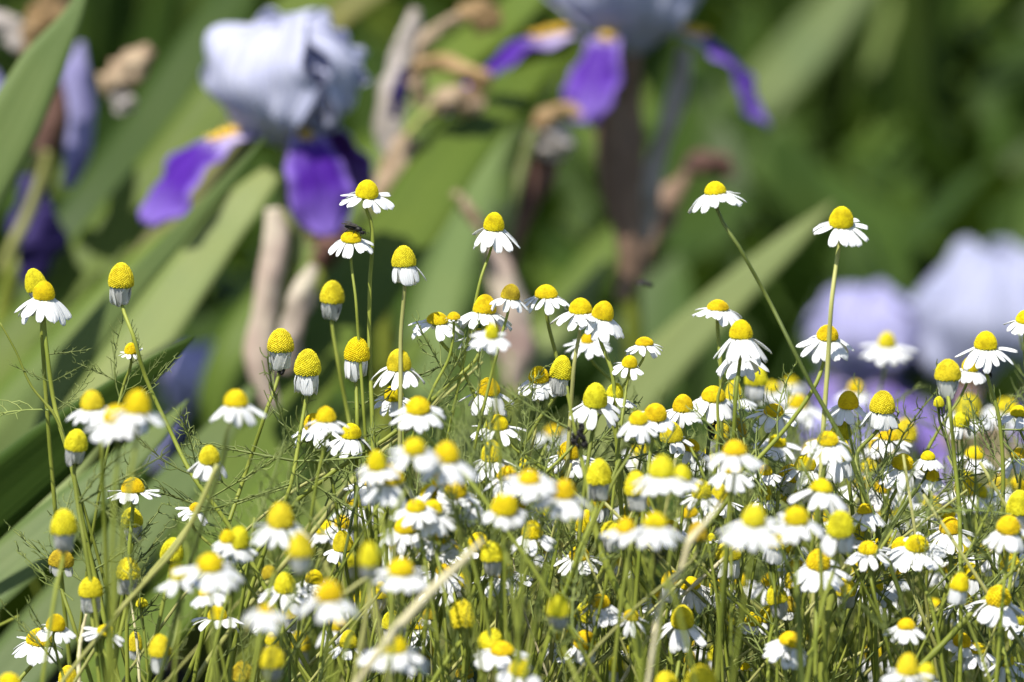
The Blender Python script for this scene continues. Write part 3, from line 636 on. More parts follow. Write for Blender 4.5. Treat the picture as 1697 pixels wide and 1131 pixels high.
# ------------------------------------------------------------------ chamomile catalogue
# x y w h type spread blur tilt | stem path px (x,y;x,y) [p pale / d dark] | label
# type: o open, d drooping, h hanging skirt, n no petals, s short young petals, l few petals on the left, r few on the right
CAT = """
609 312 38 31 o 78 0 6 | 614,365;613,470;612,560;617,690 | chamomile standing tallest left of centre, against the iris purple fall
582 391 34 20 o 70 0 3 | 580,417;590,500;594,560;600,640 | chamomile with a black fly sitting on its yellow disc
669 424 40 38 D 76 .1 -2 | 666,470;664,560;664,640 p | tall cone chamomile with ragged petals, below right of the fly
819 366 34 32 d 80 0 4 | 810,405;796,465;780,540 | lone chamomile at top centre beside the small tan bud
551 483 40 40 h 40 -.6 3 | 550,526;560,600;575,680;590,760 | soft-focus egg-shaped chamomile with grey skirt below the fly
465 563 44 42 h 42 0 0 | 463,606;440,685;405,790;375,880 | egg-shaped chamomile with three aphids under its skirt
510 599 44 46 H 44 .1 2 | 507,645;497,720;480,810;455,870 | egg-shaped chamomile with hanging petals, right of the aphid skirt
592 577 42 42 H 44 0 3 | 592,622;592,700;590,790 | egg-shaped chamomile with long hanging skirt above left-centre tangle
661 595 40 38 d 82 .1 0 | 661,640;668,720;680,800 | chamomile with open white collar right of the three bare-necked cones
57 463 36 40 h 40 -.1 -14 | 64,500;70,560 | tall cone tucked behind the open flower at the far left
73 480 36 32 d 88 0 4 | 76,520;80,600;90,670;118,770;140,880;165,990;195,1125 T | open chamomile at far left on a long thick leaning stem
201 455 42 44 h 42 0 2 | 208,500;222,560;240,622;280,710;320,790;372,860 | cone chamomile alone against the pale sword leaves at left
217 577 22 20 s 40 0 0 | 216,590;206,635;194,680 | tiny young chamomile with stubby petals beside a bent stem
152 662 36 34 o 78 1.5 -3 | 165,720;170,800 | left one of the three blurred touching chamomiles at left
192 684 40 32 o 92 1.9 0 | 195,740;190,820 | front one of the three blurred touching chamomiles at left
228 665 42 42 o 88 2.0 4 | 225,735;215,800 | right one of the three blurred touching chamomiles at left
391 659 38 30 o 88 1.3 0 | 380,706;370,760;340,850 d | blurred open chamomile alone over pale leaves, left-centre
127 728 38 38 h 42 .6 8 | 125,768;128,830;140,900 | cone chamomile just below the three blurred touching flowers
347 752 34 32 d 70 .5 2 | 352,790;330,840;290,900;240,960 p | chamomile whose pale stem leans down left, left of centre
220 803 38 28 o 76 .3 0 | 218,832;215,900 | low-domed chamomile straight above a small grey-skirted cone
325 840 20 16 o 55 .4 20 | 340,860;380,930 | little side-turned chamomile beside crossing straw stems
106 864 42 44 h 42 1.6 0 | 106,905;110,980 | out-of-focus egg cone with faint skirt near left edge
218 856 36 34 h 38 0 -4 | 217,890;213,930 | small sharp cone with grey skirt beneath the low-domed flower
286 909 38 40 n 0 .3 8 | 285,930;270,1000 | petal-less yellow cone crossed by a straw stem
102 923 42 32 N 40 .2 6 | 106,950;120,1030;150,1125 | conical bald head with brown collar near the left edge
212 941 38 36 h 38 .9 0 | 212,975;200,1060 | soft egg cone right of the long thick leaning stem
150 971 40 36 h 42 .5 0 | 150,1008;160,1080 | cone overlapped by the long thick leaning stem
235 998 20 16 n 0 .3 0 | 236,1008;240,1060;245,1125 | tiny round yellow bud low at left
348 930 42 28 o 96 2.3 0 | 350,975;340,1060 | strongly blurred open flower, front of the lower left trio
296 945 28 32 o 72 1.6 -6 | 300,995;290,1080 | blurred flower on the left of the lower left trio
342 978 26 18 o 62 1.0 -10 | 340,1000;345,1090 | shaded flower under the strongly blurred open one, lower left
465 852 42 44 d 88 1.8 0 | 460,905;440,1000 | big blurred domed flower with wide petals, lower left-centre
396 889 34 38 d 60 1.2 6 | 400,930;390,1030 |
376 888 24 22 l 60 1.2 -8 | 385,915;380,1010 |
498 902 40 44 h 40 2.6 0 | 495,945;490,1040 |
472 964 34 34 o 80 .7 0 | 470,1000;465,1080 | domed flower beside a brownish bud, lower left-centre
445 947 26 22 O 0 .6 -20 | 455,960;470,1040 | knobbly brownish bud nestled beside a domed flower
545 978 42 36 o 95 2.7 0 | 540,1030;530,1125 |
478 1012 32 26 h 34 0 0 | 478,1042;480,1125 d | small sharp speckled cone with dark skirt on straight dark stem
440 1008 22 14 o 72 2.6 0 | 440,1050;435,1125 |
451 1087 40 38 h 42 1.8 0 | 450,1126 |
360 1014 32 26 o 72 .2 0 | 352,1045;335,1125 |
93 1030 32 28 o 60 .4 8 | 95,1050;95,1125 |
66 1054 44 30 d 82 .2 8 | 50,1090;30,1130 | wide open flower with pointed dome near bottom left corner
265 1069 36 38 h 38 1.0 0 | 265,1105;260,1160 |
113 1117 32 32 o 60 0 0 | 115,1140 |
15 1127 36 26 o 60 1.5 0 | 15,1160 |
176 1043 28 18 o 60 .5 16 | 180,1060;190,1125 |
224 1062 24 34 h 30 -.6 0 | 228,1090;235,1140 |
402 1111 36 38 O 0 .6 10 | 400,1150 |
495 1062 36 34 h 38 -1 0 | 492,1095;485,1150 |
578 1058 30 32 d 55 .3 4 | 585,1095;590,1150 |
568 895 34 36 l 66 0 -4 | 560,930;548,962;540,1020 | sharp shaded cone with a few petals swept left, lower left-centre
612 918 32 42 h 34 2.7 0 | 612,955;600,1060 p |
665 938 42 28 o 86 2.0 2 | 665,980;650,1080 |
655 1066 38 32 o 100 2.2 0 | 655,1115;650,1160 | blurred wide flower at bottom beneath the thick cream straw
520 697 34 28 d 72 0 -4 | 530,728;548,790;562,870 | sharp low flower, front of a touching pair left of centre
540 686 32 28 o 66 .8 0 | 545,725;550,800 |
582 713 34 26 d 74 0 2 | 585,745;590,800;605,880 | sharp flower with a dark speck on its disc, left of centre
652 650 32 26 d 60 -.2 0 | 650,685;650,760 d |
693 670 40 28 o 84 1.1 0 | 700,712;720,770 |
740 748 40 36 o 96 2.0 2 | 745,795;740,880 |
687 738 36 26 o 82 2.0 0 | 685,780;690,860 |
624 762 30 34 o 68 1.8 -4 | 630,800;640,880 |
649 785 40 34 d 92 1.7 0 | 655,830;650,930 |
712 813 30 24 o 60 1.0 0 | 715,840;715,920 |
689 836 32 20 o 72 1.2 -4 | 690,865;690,940 |
718 839 32 24 o 80 1.2 6 | 720,880;725,960 |
755 807 36 32 d 66 1.1 0 | 755,850;760,930 |
773 823 32 22 o 78 1.0 6 | 775,855;770,940 |
837 833 42 38 d 66 1.6 4 | 835,875;830,970 |
725 526 36 20 o 82 0 3 | 738,556;760,600;800,680;850,740;920,790 | flat-topped flower with a tiny bud at its right shoulder
752 523 22 14 s 22 .1 0 | 753,535;745,590;720,640 | tiny closed bud at the right shoulder of a flat-topped flower
804 503 38 34 d 80 0 5 | 805,540;795,585;740,640;650,720;540,790 | round speckled chamomile directly above another, centre
793 552 32 18 d 66 .2 0 | 793,588;795,650;800,730 | flat flower right under the round speckled one at centre
815 548 22 26 o 60 1.3 0 | 815,590;818,640 |
847 483 32 28 K 60 .1 8 | 850,512;830,560 | flower with darkened amber disc between two bright ones
905 482 38 24 o 76 -.2 0 | 908,518;922,590;945,670;962,750;985,850 | flat-topped chamomile on a dark bowed stem, centre
962 506 38 28 o 84 0 0 | 962,538;952,600;946,680;940,770 p | blunt pale disc flower on a pale upright stem, centre
1001 513 36 32 d 78 .1 14 | 1010,555;1015,620;1020,700 | leaning flower at right of the blunt pale disc
973 560 20 16 o 66 -.4 0 | 990,590;1010,640 |
1068 565 30 16 o 60 0 0 | 1065,585;1040,630;1000,680;930,760;850,830 | small flat flower perched above an even smaller one
1044 598 26 20 o 52 .1 6 | 1040,625;1030,700 | very small flower below the small flat one, right of centre
893 619 34 28 d 66 0 0 | 888,650;886,720;868,790 p | chamomile with drooping petals left of a bare tilted cone
931 608 36 42 h 38 0 10 | 920,645;890,700;840,790;790,870 | tilted bare cone with finely pitted surface, centre
810 639 38 30 d 80 0 4 | 806,688;800,760;795,830 |
824 698 36 26 o 78 0 0 | 820,725;815,800 |
815 746 34 38 o 90 .1 0 | 815,775;810,850 |
987 653 40 42 d 80 .4 2 | 985,700;975,760;965,840 | big domed flower with long petals right of centre
1020 646 28 26 o 66 .1 10 | 1020,670;1020,760 |
1058 691 30 22 o 72 .7 -2 | 1055,728;1050,800 |
1087 681 38 28 o 66 .4 6 | 1085,720;1080,800 |
1132 667 34 30 d 64 0 0 | 1130,703;1125,790 |
1183 651 40 26 d 80 0 4 | 1178,690;1172,760;1168,850;1150,950 d | chamomile with aphids clustered along its dark upright stem
1216 646 28 34 o 70 -.5 0 | 1215,690;1210,780 |
1112 714 38 36 r 70 .2 -6 | 1095,750;1080,830 |
1145 736 32 20 d 56 0 12 | 1140,762;1130,850 |
1218 741 38 26 o 92 1.8 0 | 1215,780;1210,880 |
943 744 38 30 d 76 0 -3 | 940,782;930,860 | chamomile half covered by a black clump of aphids
993 781 40 44 h 40 .9 0 | 990,815;985,920 |
995 821 32 40 D 60 0 4 | 1000,850;1020,950;1040,1030 |
1097 772 40 38 o 92 1.9 0 | 1095,820;1090,900 |
1130 783 30 28 o 60 1.4 0 | 1130,820;1130,900 |
1054 800 38 42 h 42 1.0 -4 | 1055,845;1050,940 |
1163 809 32 32 d 60 .8 0 | 1165,845;1160,930 |
1193 816 30 34 d 60 .1 0 | 1195,850;1190,940 |
1268 778 24 18 o 52 0 0 | 1265,800;1255,880 |
877 789 36 22 o 82 1.9 0 | 875,825;870,920 |
935 809 36 32 o 90 1.8 2 | 935,855;930,940 |
970 863 30 40 h 36 0 8 | 975,900;980,980 | slender egg cone with fine pits pressed against a green stem
882 876 34 30 o 76 .9 0 | 880,915;870,1000 |
1037 870 30 26 o 70 1.9 -4 | 1035,905;1030,1000 |
1086 861 38 26 o 90 2.0 0 | 1085,900;1080,1000 |
1250 853 38 36 o 98 1.9 0 | 1250,905;1240,1000 |
1320 853 40 30 o 90 1.9 0 | 1320,895;1320,1000 |
1393 866 44 44 D 84 1.2 0 | 1395,912;1380,1000;1370,1100 |
1268 816 22 26 o 46 0 0 | 1268,840;1265,900 |
1335 765 36 28 d 72 0 2 | 1332,797;1330,880 |
1388 742 46 42 D 84 .1 0 | 1385,785;1380,850;1360,930 | largest sharp dome on the right with long grey-white petals
1362 804 36 24 o 90 1.0 8 | 1365,840;1370,920 |
1310 818 34 26 n 0 -.5 0 | 1310,840;1310,900 |
1406 661 34 30 d 68 0 0 | 1410,700;1418,770;1435,860;1445,960;1448,1060 | round speckled disc flower, left of a touching pair at right
1463 665 42 40 D 76 .1 4 | 1450,710;1418,758;1425,790 | taller cone flower, right of a touching pair at right
1283 678 34 20 d 72 0 4 | 1275,702;1240,760;1200,830 |
1497 763 36 26 d 82 0 4 | 1490,797;1465,850;1445,900 | wide sharp flower left of two small ones at right
1538 754 24 16 d 48 0 0 | 1532,780;1500,840;1460,910 d | small flower, upper of two small ones at right
1546 785 24 22 d 42 .1 8 | 1545,810;1540,880 | small flower, lower of two small ones at right
1569 846 28 22 d 52 0 -4 | 1585,870;1630,915;1660,960 d | small tilted flower beside an upright stem at right
1500 712 40 40 h 42 -1.3 0 | 1500,750;1500,850 |
1605 672 42 40 o 80 -2.0 0 | 1605,730;1600,820 |
1668 670 36 24 o 82 -2.2 0 | 1668,720;1665,820 |
1571 612 44 38 h 46 .3 0 | 1573,668;1582,760;1590,850;1592,950 | broad mesh-textured cone with long translucent skirt at right
1609 602 28 26 o 60 -.2 8 | 1605,640;1580,720 |
1634 563 38 32 d 82 0 2 | 1637,605;1655,690;1662,770;1661,860 | sharp chamomile near right edge above a long bowed stem
1702 524 36 24 o 66 0 4 | 1705,560;1710,700 | flower cut off by the right edge, petals only showing
1470 562 28 26 o 76 -2.0 0 | 1470,600;1470,700 | blurred chamomile in front of the pale lilac iris
1372 550 36 26 d 82 .2 4 | 1372,588;1355,630;1310,700;1240,780 | chamomile in front of the pale stem of the tall right flower
1190 505 36 20 o 78 -.2 2 | 1192,537;1194,600;1195,680 | flat flower above left of a stacked pair, right of centre
1228 545 38 34 d 92 .2 0 | 1228,590;1220,650;1215,740 | upper flower of the stacked pair right of centre
1226 580 26 20 d 84 .1 0 | 1195,640;1190,720 | lower flower of the stacked pair right of centre
1253 622 36 34 H 38 -.8 0 | 1253,655;1250,760 |
1185 311 36 24 o 86 .2 -4 | 1192,346;1228,415;1275,500;1310,570;1345,640;1380,700 d | lone chamomile at upper right on a long slanting dark stem
1395 358 40 36 o 82 .3 3 | 1386,405;1378,500;1372,600;1365,700;1360,800 P | lone tall chamomile at upper right on a thick pale stem
1690 832 44 44 h 44 .3 0 | 1690,870;1685,960 |
1672 868 38 30 o 80 .8 0 | 1670,905;1665,990 |
1520 898 40 26 o 86 .5 2 | 1528,935;1545,1010;1560,1090 | wide flat flower with raised disc, low at right, another behind
1494 905 38 34 d 70 .3 -10 | 1490,935;1492,1010;1500,1080 p |
1601 802 36 32 o 84 -1.0 0 | 1600,845;1595,920 |
1622 812 32 26 o 80 -.8 0 | 1622,850;1615,920 |
1357 925 38 34 o 90 .9 2 | 1360,965;1350,1060 |
1428 877 24 36 o 40 0 0 | 1430,900;1430,980 |
1465 925 36 42 h 40 -.6 0 | 1475,960;1480,1060 |
1427 943 30 30 o 70 -.8 0 | 1425,970;1420,1050 |
1402 971 32 34 h 34 .3 0 | 1400,1005;1395,1080 |
1312 960 26 28 n 0 .2 -10 | 1315,975;1320,1050 |
1308 1000 30 26 O 50 .2 8 | 1310,1020;1320,1100 |
1353 1049 30 30 O 0 .2 6 | 1355,1070;1355,1125 |
1312 1058 38 24 d 80 .9 14 | 1310,1090;1300,1150 | flower with disc tilted right near the bottom, right of centre
1206 912 44 32 H 48 .1 -2 | 1210,945;1200,1000;1190,1090 | broad mesh cone with hanging petals crossed by a dark stem
1193 965 32 26 d 70 0 8 | 1190,990;1185,1080 d | chamomile with one small ant on its orange disc
1131 1020 38 40 d 82 .4 0 | 1130,1060;1120,1130 | big domed flower near the bottom, right of centre
1047 1018 26 18 o 62 .6 12 | 1050,1042;1060,1130 |
973 1012 40 38 H 46 .1 6 | 975,1045;970,1125 |
970 1058 36 32 D 56 .3 8 | 965,1090;960,1150 |
926 1002 36 40 h 34 1.9 0 | 925,1040;915,1140 |
765 1015 44 48 n 0 .9 -4 | 770,1040;745,1075;700,1130 | bald egg-shaped head with shaded underside at bottom centre
815 913 36 36 h 40 1.0 0 | 812,950;790,1040;770,1125 |
793 896 36 32 o 50 .2 0 | 790,930;785,1020 |
748 905 30 24 d 48 0 4 | 745,930;740,1020 |
735 942 26 18 o 70 .2 4 | 735,975;730,1060 |
960 915 34 24 o 78 0 2 | 958,948;945,1000;925,1090 p | neat flat sharp flower straight below the slender egg cone
815 1060 42 40 h 44 .9 16 | 812,1095;805,1150 |
832 1073 38 22 o 84 1.3 0 | 830,1110;830,1160 |
862 1104 34 30 o 70 1.6 10 | 860,1140 |
712 1016 24 20 O 40 .4 0 | 715,1035;715,1120 |
770 1112 30 24 O 72 .2 0 | 770,1130 |
1104 1124 36 26 h 40 1.4 0 | 1105,1160 |
1162 1120 50 40 n 0 1.7 0 | 1162,1160 |
1505 1100 34 38 o 80 1.5 4 | 1500,1140 |
1536 1113 30 32 o 50 1.4 8 | 1535,1150 |
1595 1059 30 22 o 50 .4 6 | 1595,1090;1595,1140 |
1619 1072 34 18 d 70 .4 2 | 1620,1100;1620,1150 |
1655 985 40 34 d 86 .9 0 | 1655,1025;1650,1125 |
1688 1020 30 28 d 60 .2 10 | 1690,1040;1690,1125 |
1667 1090 26 26 d 66 .2 -6 | 1668,1110;1668,1160 |
1597 902 30 30 o 76 -.7 0 | 1598,950;1598,1040 |
1577 937 32 28 o 76 -.9 0 | 1580,960;1580,1040 |
1674 930 34 34 H 60 .1 0 | 1676,960;1675,1040 |
1458 988 28 24 o 66 -1.6 0 | 1460,1010;1460,1090 |
1156 880 32 34 O 0 .9 0 | 1155,900;1140,960;1100,1010 p |
940 1079 26 24 o 34 .1 0 | 940,1100;940,1150 |
1040 1074 16 16 s 24 .2 -10 | 1042,1090;1045,1140 |
1179 890 14 14 s 24 .1 0 | 1180,900;1180,980 |
918 712 30 16 o 80 -2.6 0 | 918,740;918,820 |
1310 632 22 14 o 62 -3 0 | 1310,650;1310,750 |
1322 664 32 24 o 84 -1.7 0 | 1322,700;1322,800 |
1350 742 36 28 o 76 -1.5 0 | 1350,770;1350,850 |
1455 733 30 26 o 66 -1.3 0 | 1455,760;1455,850 |
1193 712 36 32 h 38 -.8 0 | 1195,745;1195,840 |
1222 708 32 34 O 0 -.5 0 | 1225,730;1225,830 |
1470 842 34 32 o 96 -1.7 0 | 1470,880;1470,960 |
1545 832 30 26 o 66 -.8 0 | 1545,860;1545,960 |
1418 640 26 22 o 60 -2.4 0 | 1420,680;1420,780 |
1556 665 18 18 n 0 -.1 0 | 1556,678;1560,740;1570,820 d |
1600 790 28 26 n 0 -1.2 0 | 1600,810;1600,900 |
1248 1024 28 22 d 44 .1 0 | 1247,1045;1245,1120 |
1235 1104 16 14 s 26 .1 0 | 1235,1115;1235,1150 |
1205 1035 28 30 h 34 -.7 0 | 1208,1060;1210,1130 |
1140 1090 30 30 O 40 -.8 0 | 1140,1110;1140,1150 |
1020 1100 28 24 h 34 -.9 0 | 1020,1120;1020,1160 |
600 990 26 20 o 60 -1.2 0 | 600,1020;598,1090 |
690 1100 28 24 O 50 -.8 0 | 690,1120;690,1160 |
1548 1005 34 28 o 74 -1.3 0 | 1548,1040;1548,1110 |
1560 890 26 22 o 60 -1.4 0 | 1560,920;1560,1000 |
1310 905 28 24 o 66 -.8 0 | 1310,930;1310,1000 |
1280 640 24 18 o 60 -1.9 0 | 1280,670;1280,760 |
1510 800 30 26 o 74 -1.6 0 | 1510,830;1510,920 |
1655 800 30 26 o 74 -1.7 0 | 1655,830;1655,920 |
1225 960 26 22 o 54 -1.0 0 | 1225,990;1225,1070 |
905 905 26 20 o 60 -1.1 0 | 905,930;900,1010 |
1060 745 26 20 o 60 -1.5 0 | 1060,780;1060,860 |
""".strip().splitlines()

_ex = [tuple(map(float, l.split()[:2])) for l in CAT]; _r = random.Random(77); _t = 0
while _t < 9000 and len(CAT) < 299:
    _t += 1; fx = _r.uniform(420, 1697); fy = 640 + 475 * _r.betavariate(1.1, 1.6)
    if fy < 800 - max(0, fx - 560) * .12 + max(0, 620 - fx) * .9: continue
    if min(abs(fx - a) + abs(fy - b) * 1.2 for a, b in _ex) < 31: continue
    _ex.append((fx, fy)); bl = _r.choice([-.3, -.6, -.9, -1.2, -.4, -.15, .3, .8]); sc_ = _r.uniform(.8, 1.0); ty_ = _r.choice('oooddddhHD')
    w_ = 36 * sc_ * (1 - .05 * abs(min(bl, 0))); h_ = w_ * (_r.uniform(.6, .8) if ty_ in 'od' else _r.uniform(.85, 1.02))
    CAT.append('%d %d %.0f %.0f %s %.0f %.2f %d | %d,%d;%d,%d |' % (fx, fy, w_, h_, ty_, w_ * (2.25 if ty_ in 'od' else 1.8), bl, _r.gauss(0, 7), fx, fy + 60, fx + _r.uniform(-25, 25), fy + 150))
LOOK = {'o': 'spread white petals', 'd': 'drooping white petals', 'D': 'ragged drooping petals', 'h': 'a clinging petal skirt', 'H': 'straight hanging petals',
        'n': 'no petals left', 'N': 'a brown collar', 's': 'stubby young petals', 'l': 'petals swept left', 'r': 'petals swept right', 'O': 'a dull ochre disc', 'K': 'an amber disc'}
def shape_word(w, h):
    q = h / w
    return 'flat-disc' if q < .62 else 'domed' if q < .86 else 'tall-cone' if q < 1.02 else 'egg-shaped'
def blur_word(b): return 'sharp' if abs(b) <= .45 else 'soft-focus' if abs(b) < 1.3 else 'blurred'
G_C = 'chamomile flowers across the bed'
heads = []; used = set()
for li, line in enumerate(CAT):
    a, bpath, lab = [s.strip() for s in line.split('|')]
    f = a.split(); x, y, w, h = map(float, f[:4]); ty = f[4]; spread, blur, tilt = map(float, f[5:8])
    d = FOCUS - 0.085 * blur if blur > 0 else FOCUS + 0.12 * -blur
    rs = random.Random(li * 13 + 5)
    d += rs.uniform(-.006, .006) if abs(blur) < .15 else rs.uniform(-.02, .02)
    stm = 'stem'; thick = 1.0
    tok = bpath.split(); path = [tuple(map(float, q.split(','))) for q in tok[0].split(';')]
    if len(tok) > 1:
        stm = {'p': 'stem_pale', 'P': 'stem_pale', 'd': 'stem_dark', 'T': 'stem'}[tok[1]]; thick = 1.15 if tok[1] in 'PT' else 1.0
    Rd = mm(w, d) / 2
    # axis: leaning in the picture plane by tilt plus a small nod
    nod = rs.uniform(-4, 16) if ty in 'odDlrK' else rs.uniform(-5, 5)
    axis = Vector((math.sin(R(tilt)), -math.sin(R(nod)), math.cos(R(tilt)))).normalized()
    Hreal = mm(h - .12 * w, d)
    base = P(x, y, d) - axis * (Hreal * 0.5)
    rot = axis.to_track_quat('Z', 'Y').to_matrix().to_4x4() @ Matrix.Rotation(rs.uniform(0, 6.28), 4, 'Z')
    # stem: follow the path, then go down to the soil
    pts = [np.array(base - axis * Rd * 0.15), np.array(base - axis * (Rd * 0.5 + 0.002))]
    swy = rs.gauss(0, 15) if (lab == '' or abs(blur) > .8) else 0
    for (px, py) in path:
        if py > y + h * .5 + w * .25 + 22: pts.append(np.array(P(px + (0 if li < 20 else swy * max(0, py - y) / 100), py, d + rs.uniform(-.004, .004))))
    if len(pts) < 3: pts.append(np.array(base - axis * 0.03))
    last = pts[-1]; prev = pts[-2]; sl = (last - prev); sl = sl / max(abs(sl[2]), 1e-3); drop = last[2]
    hx = np.clip(sl[0], -.9, .9) * drop * .35 + rs.uniform(-.02, .02)
    root = np.array((last[0] + hx, last[1] + rs.uniform(-.03, .03), -0.005))
    mid = last * .5 + root * .5; mid[0] = last[0] + hx * .72
    pts += [mid, root]
    if not lab:
        lab = '%s %s chamomile with %s, %d%% across and %d%% down' % (blur_word(blur), shape_word(w, h), LOOK[ty], round(x / W0 * 100), round(y / H0 * 100))
    while lab in used: lab = lab.replace('% down', '% down, behind the other')
    used.add(lab)
    e = empty('chamomile', Vector((root[0], root[1], 0)), lab, 'chamomile', G_C)
    r0 = 0.00058 * thick * (1.1 if w > 34 else .8) * d / 1.5; c = crom(pts, 30)
    mb = MB(); rad = np.linspace(r0, r0 * 1.5, 30); rad[0] *= 1.5
    tube(mb, c, rad, 7); link('stem', mb.mesh('stem', stm), e)
    # disc
    ri = min(range(4), key=lambda k_: abs(RATIOS[k_] - h / w)); sharp = 1 if abs(blur) < .7 else 0
    kind = 'disc_old' if ty in 'NOK' else ('disc_fresh' if (h / w < .92 and ty in 'odslr') or rs.random() < .15 else 'disc_mature')  # brownish old heads; type K borrows the dark colour as painted shade
    if kind == 'disc_old': ri = 1 if ri < 2 else 2
    zs = Hreal / (2 * RATIOS[ri] * Rd)
    Mw = Matrix.Translation(base) @ rot @ Matrix.Diagonal((Rd, Rd, Rd * zs, 1))
    dsc = link('disc', DISC[kind, ri, sharp], e, Mw)
    link('calyx', CALYX, e, Matrix.Translation(base) @ rot @ Matrix.Scale(Rd, 4))
    heads.append((x, y, d, base, axis, Rd, Hreal, lab, c))
    # petals
    n = 0
    if ty in 'od': n = rs.randint(14, 17)
    elif ty == 'K': n = 13
    elif ty == 'D': n = 12
    elif ty in 'hH': n = rs.randint(12, 14)
    elif ty == 's': n = 10
    elif ty in 'lr': n = 8
    elif ty == 'O' and spread: n = 7
    elif ty == 'N': n = 9
    if n:
        S = mm(spread, d) / 2 * (1.09 if ty in 'odDK' else 1.0); gap = rs.uniform(0, 6.28); mats = []; fdr = rs.uniform(-9, 9)
        skip = set()
        if ty in 'odD':
            for q in range(rs.choice([0, 0, 1, 1, 2, 3])): skip.add(rs.randrange(n))
        for k_ in range(n):
            if k_ in skip: continue
            az = 2 * math.pi * (k_ + rs.uniform(-.22, .22)) / n + gap
            if ty == 'o': dr = rs.gauss(23 + fdr, 9); L = (S - Rd * .85) / math.cos(R(25))
            elif ty in 'dK': dr = rs.gauss(36 + fdr, 11); L = (S - Rd * .85) / math.cos(R(35))
            elif ty == 'D': dr = rs.gauss(66, 16); L = Rd * 1.15 + mm(6, d)
            elif ty == 'h': dr = rs.gauss(104, 4); L = Rd * 1.5
            elif ty == 'H': dr = rs.gauss(88, 6); L = Rd * 1.5
            elif ty == 's': dr = rs.gauss(0, 25); L = max(S - Rd * .8, Rd * .5)
            elif ty == 'N': dr = rs.gauss(80, 10); L = Rd * .7
            elif ty == 'O': dr = rs.gauss(60, 20); L = Rd * 1.1
            else: dr = rs.gauss(34, 14); L = (S - Rd * .8) * 1.05
            L *= rs.uniform(.92, 1.16) * (1.06 if ty in 'od' else 1); L = max(L, Rd * .5)
            if ty in 'lr':        # world-side selection
                zz = (math.pi if ty == 'l' else 0); az = zz + rs.uniform(-1.5, 1.5) * 1.0 + (0.35 if ty == 'l' else -.35)
                rotp = axis.to_track_quat('Z', 'Y').to_matrix().to_4x4()
                q0 = rotp.inverted().to_3x3() @ Vector((1, 0, 0)); az += math.atan2(q0.y, q0.x)
            else: rotp = rot
            wf = 1.12 if ty in 'hH' else 1.1
            wsc = rs.uniform(.9, 1.12) * wf * min(1.6, max(1.0, Rd * 2.15 / L * (14 / n) * 1.0))
            Mp = Matrix.Translation(base) @ rotp @ Matrix.Rotation(az, 4, 'Z') @ Matrix.Translation((Rd * .86, 0, Rd * .02)) @ Matrix.Rotation(R(dr), 4, 'Y') @ Matrix.Rotation(rs.gauss(0, .12), 4, 'X') @ Matrix.Diagonal((L, L * wsc, L * .8, 1))
            mats.append(Mp)
        if abs(blur) < 1.35:
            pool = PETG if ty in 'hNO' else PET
            for Mp in mats: link('petal', pool[rs.randrange(len(pool))], dsc, Mp)
        else:
            mb = MB()
            for q, Mp in enumerate(mats): petal_geo(mb, .15, .36, li * 20 + q, Mp, 6, 5)
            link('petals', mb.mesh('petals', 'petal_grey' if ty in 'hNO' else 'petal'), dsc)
    # feathery leaves on the stem (only low ones, plus hand-placed below)
    if abs(blur) < 1.2 and rs.random() < .75:
        for q in range(rs.randint(1, 3)):
            i = rs.randint(9, 22); p = c[i]
            if p[2] > 0.36 + rs.uniform(-.03, .0): continue
            Ml = Matrix.Translation(p) @ Matrix.Rotation(rs.uniform(0, 6.28), 4, 'Z') @ Matrix.Rotation(R(rs.uniform(-75, -15)), 4, 'Y') @ Matrix.Scale(rs.uniform(.7, 1.1), 4)
            link('leaf', FEA[rs.randrange(len(FEA))], e, Ml)
stem_parent = {h_[7]: h_ for h_ in heads}
def find(x, y):
    k_ = min(range(len(heads)), key=lambda i: abs(heads[i][0] - x) + abs(heads[i][1] - y)); return k_
emps = [o for o in COL.objects if o.name.startswith('chamomile')]
def leaves_at(hx, hy, pts):
    k_ = find(hx, hy); e = emps[k_]; c = heads[k_][8]
    for (px, py, ang, yaw, sc) in pts:
        d = heads[k_][2]; tgt = np.array(P(px, py, d)); i = int(np.argmin(np.linalg.norm(c - tgt, axis=1))); p = c[i]
        # ang: picture angle of the leaf (deg, 0 right, 90 up); yaw towards camera
        dirv = (RGT * math.cos(R(ang)) + UPV * math.sin(R(ang)) - FWD * math.sin(R(yaw))).normalized()
        q = dirv.to_track_quat('X', 'Z').to_matrix().to_4x4()
        link('leaf', FEA[random.randrange(len(FEA))], e, Matrix.Translation(p) @ q @ Matrix.Rotation(random.uniform(-.8, .8), 4, 'X') @ Matrix.Scale(sc, 4))
leaves_at(73, 480, [(84, 635, 155, 20, .55), (84, 640, 25, 30, .5), (86, 650, -40, 10, .6), (97, 690, 175, 0, .95), (98, 685, 30, -10, .6), (82, 592, 5, 20, .55), (150, 930, 25, 10, .9), (150, 940, 140, 10, .8), (160, 990, 150, 10, 1.0), (175, 1050, 30, 20, 1.1)])
leaves_at(127, 728, [(128, 830, 30, 0, 1.15), (128, 835, 60, 10, .9), (130, 820, -20, 0, .9)])
leaves_at(510, 599, [(490, 760, 170, 0, 1.2), (492, 740, 120, 10, 1.1), (490, 770, 0, 10, 1.1), (488, 790, -30, 0, 1.1), (486, 780, 45, 20, .9), (480, 800, 200, 10, 1.1)])
leaves_at(465, 563, [(400, 790, 40, 0, 1.0), (392, 810, 150, 10, .9), (388, 830, 20, 10, 1.0), (380, 850, 160, 10, 1.0)])
leaves_at(201, 455, [(240, 622, 50, 10, .4), (240, 622, 120, 10, .4), (330, 805, 100, 10, .8), (345, 830, 30, 10, .9), (320, 790, 160, 0, .8)])
leaves_at(217, 577, [(200, 655, 110, 0, .8), (197, 665, 60, 0, .7), (205, 640, 150, 10, .5), (195, 678, 30, 0, .8)])
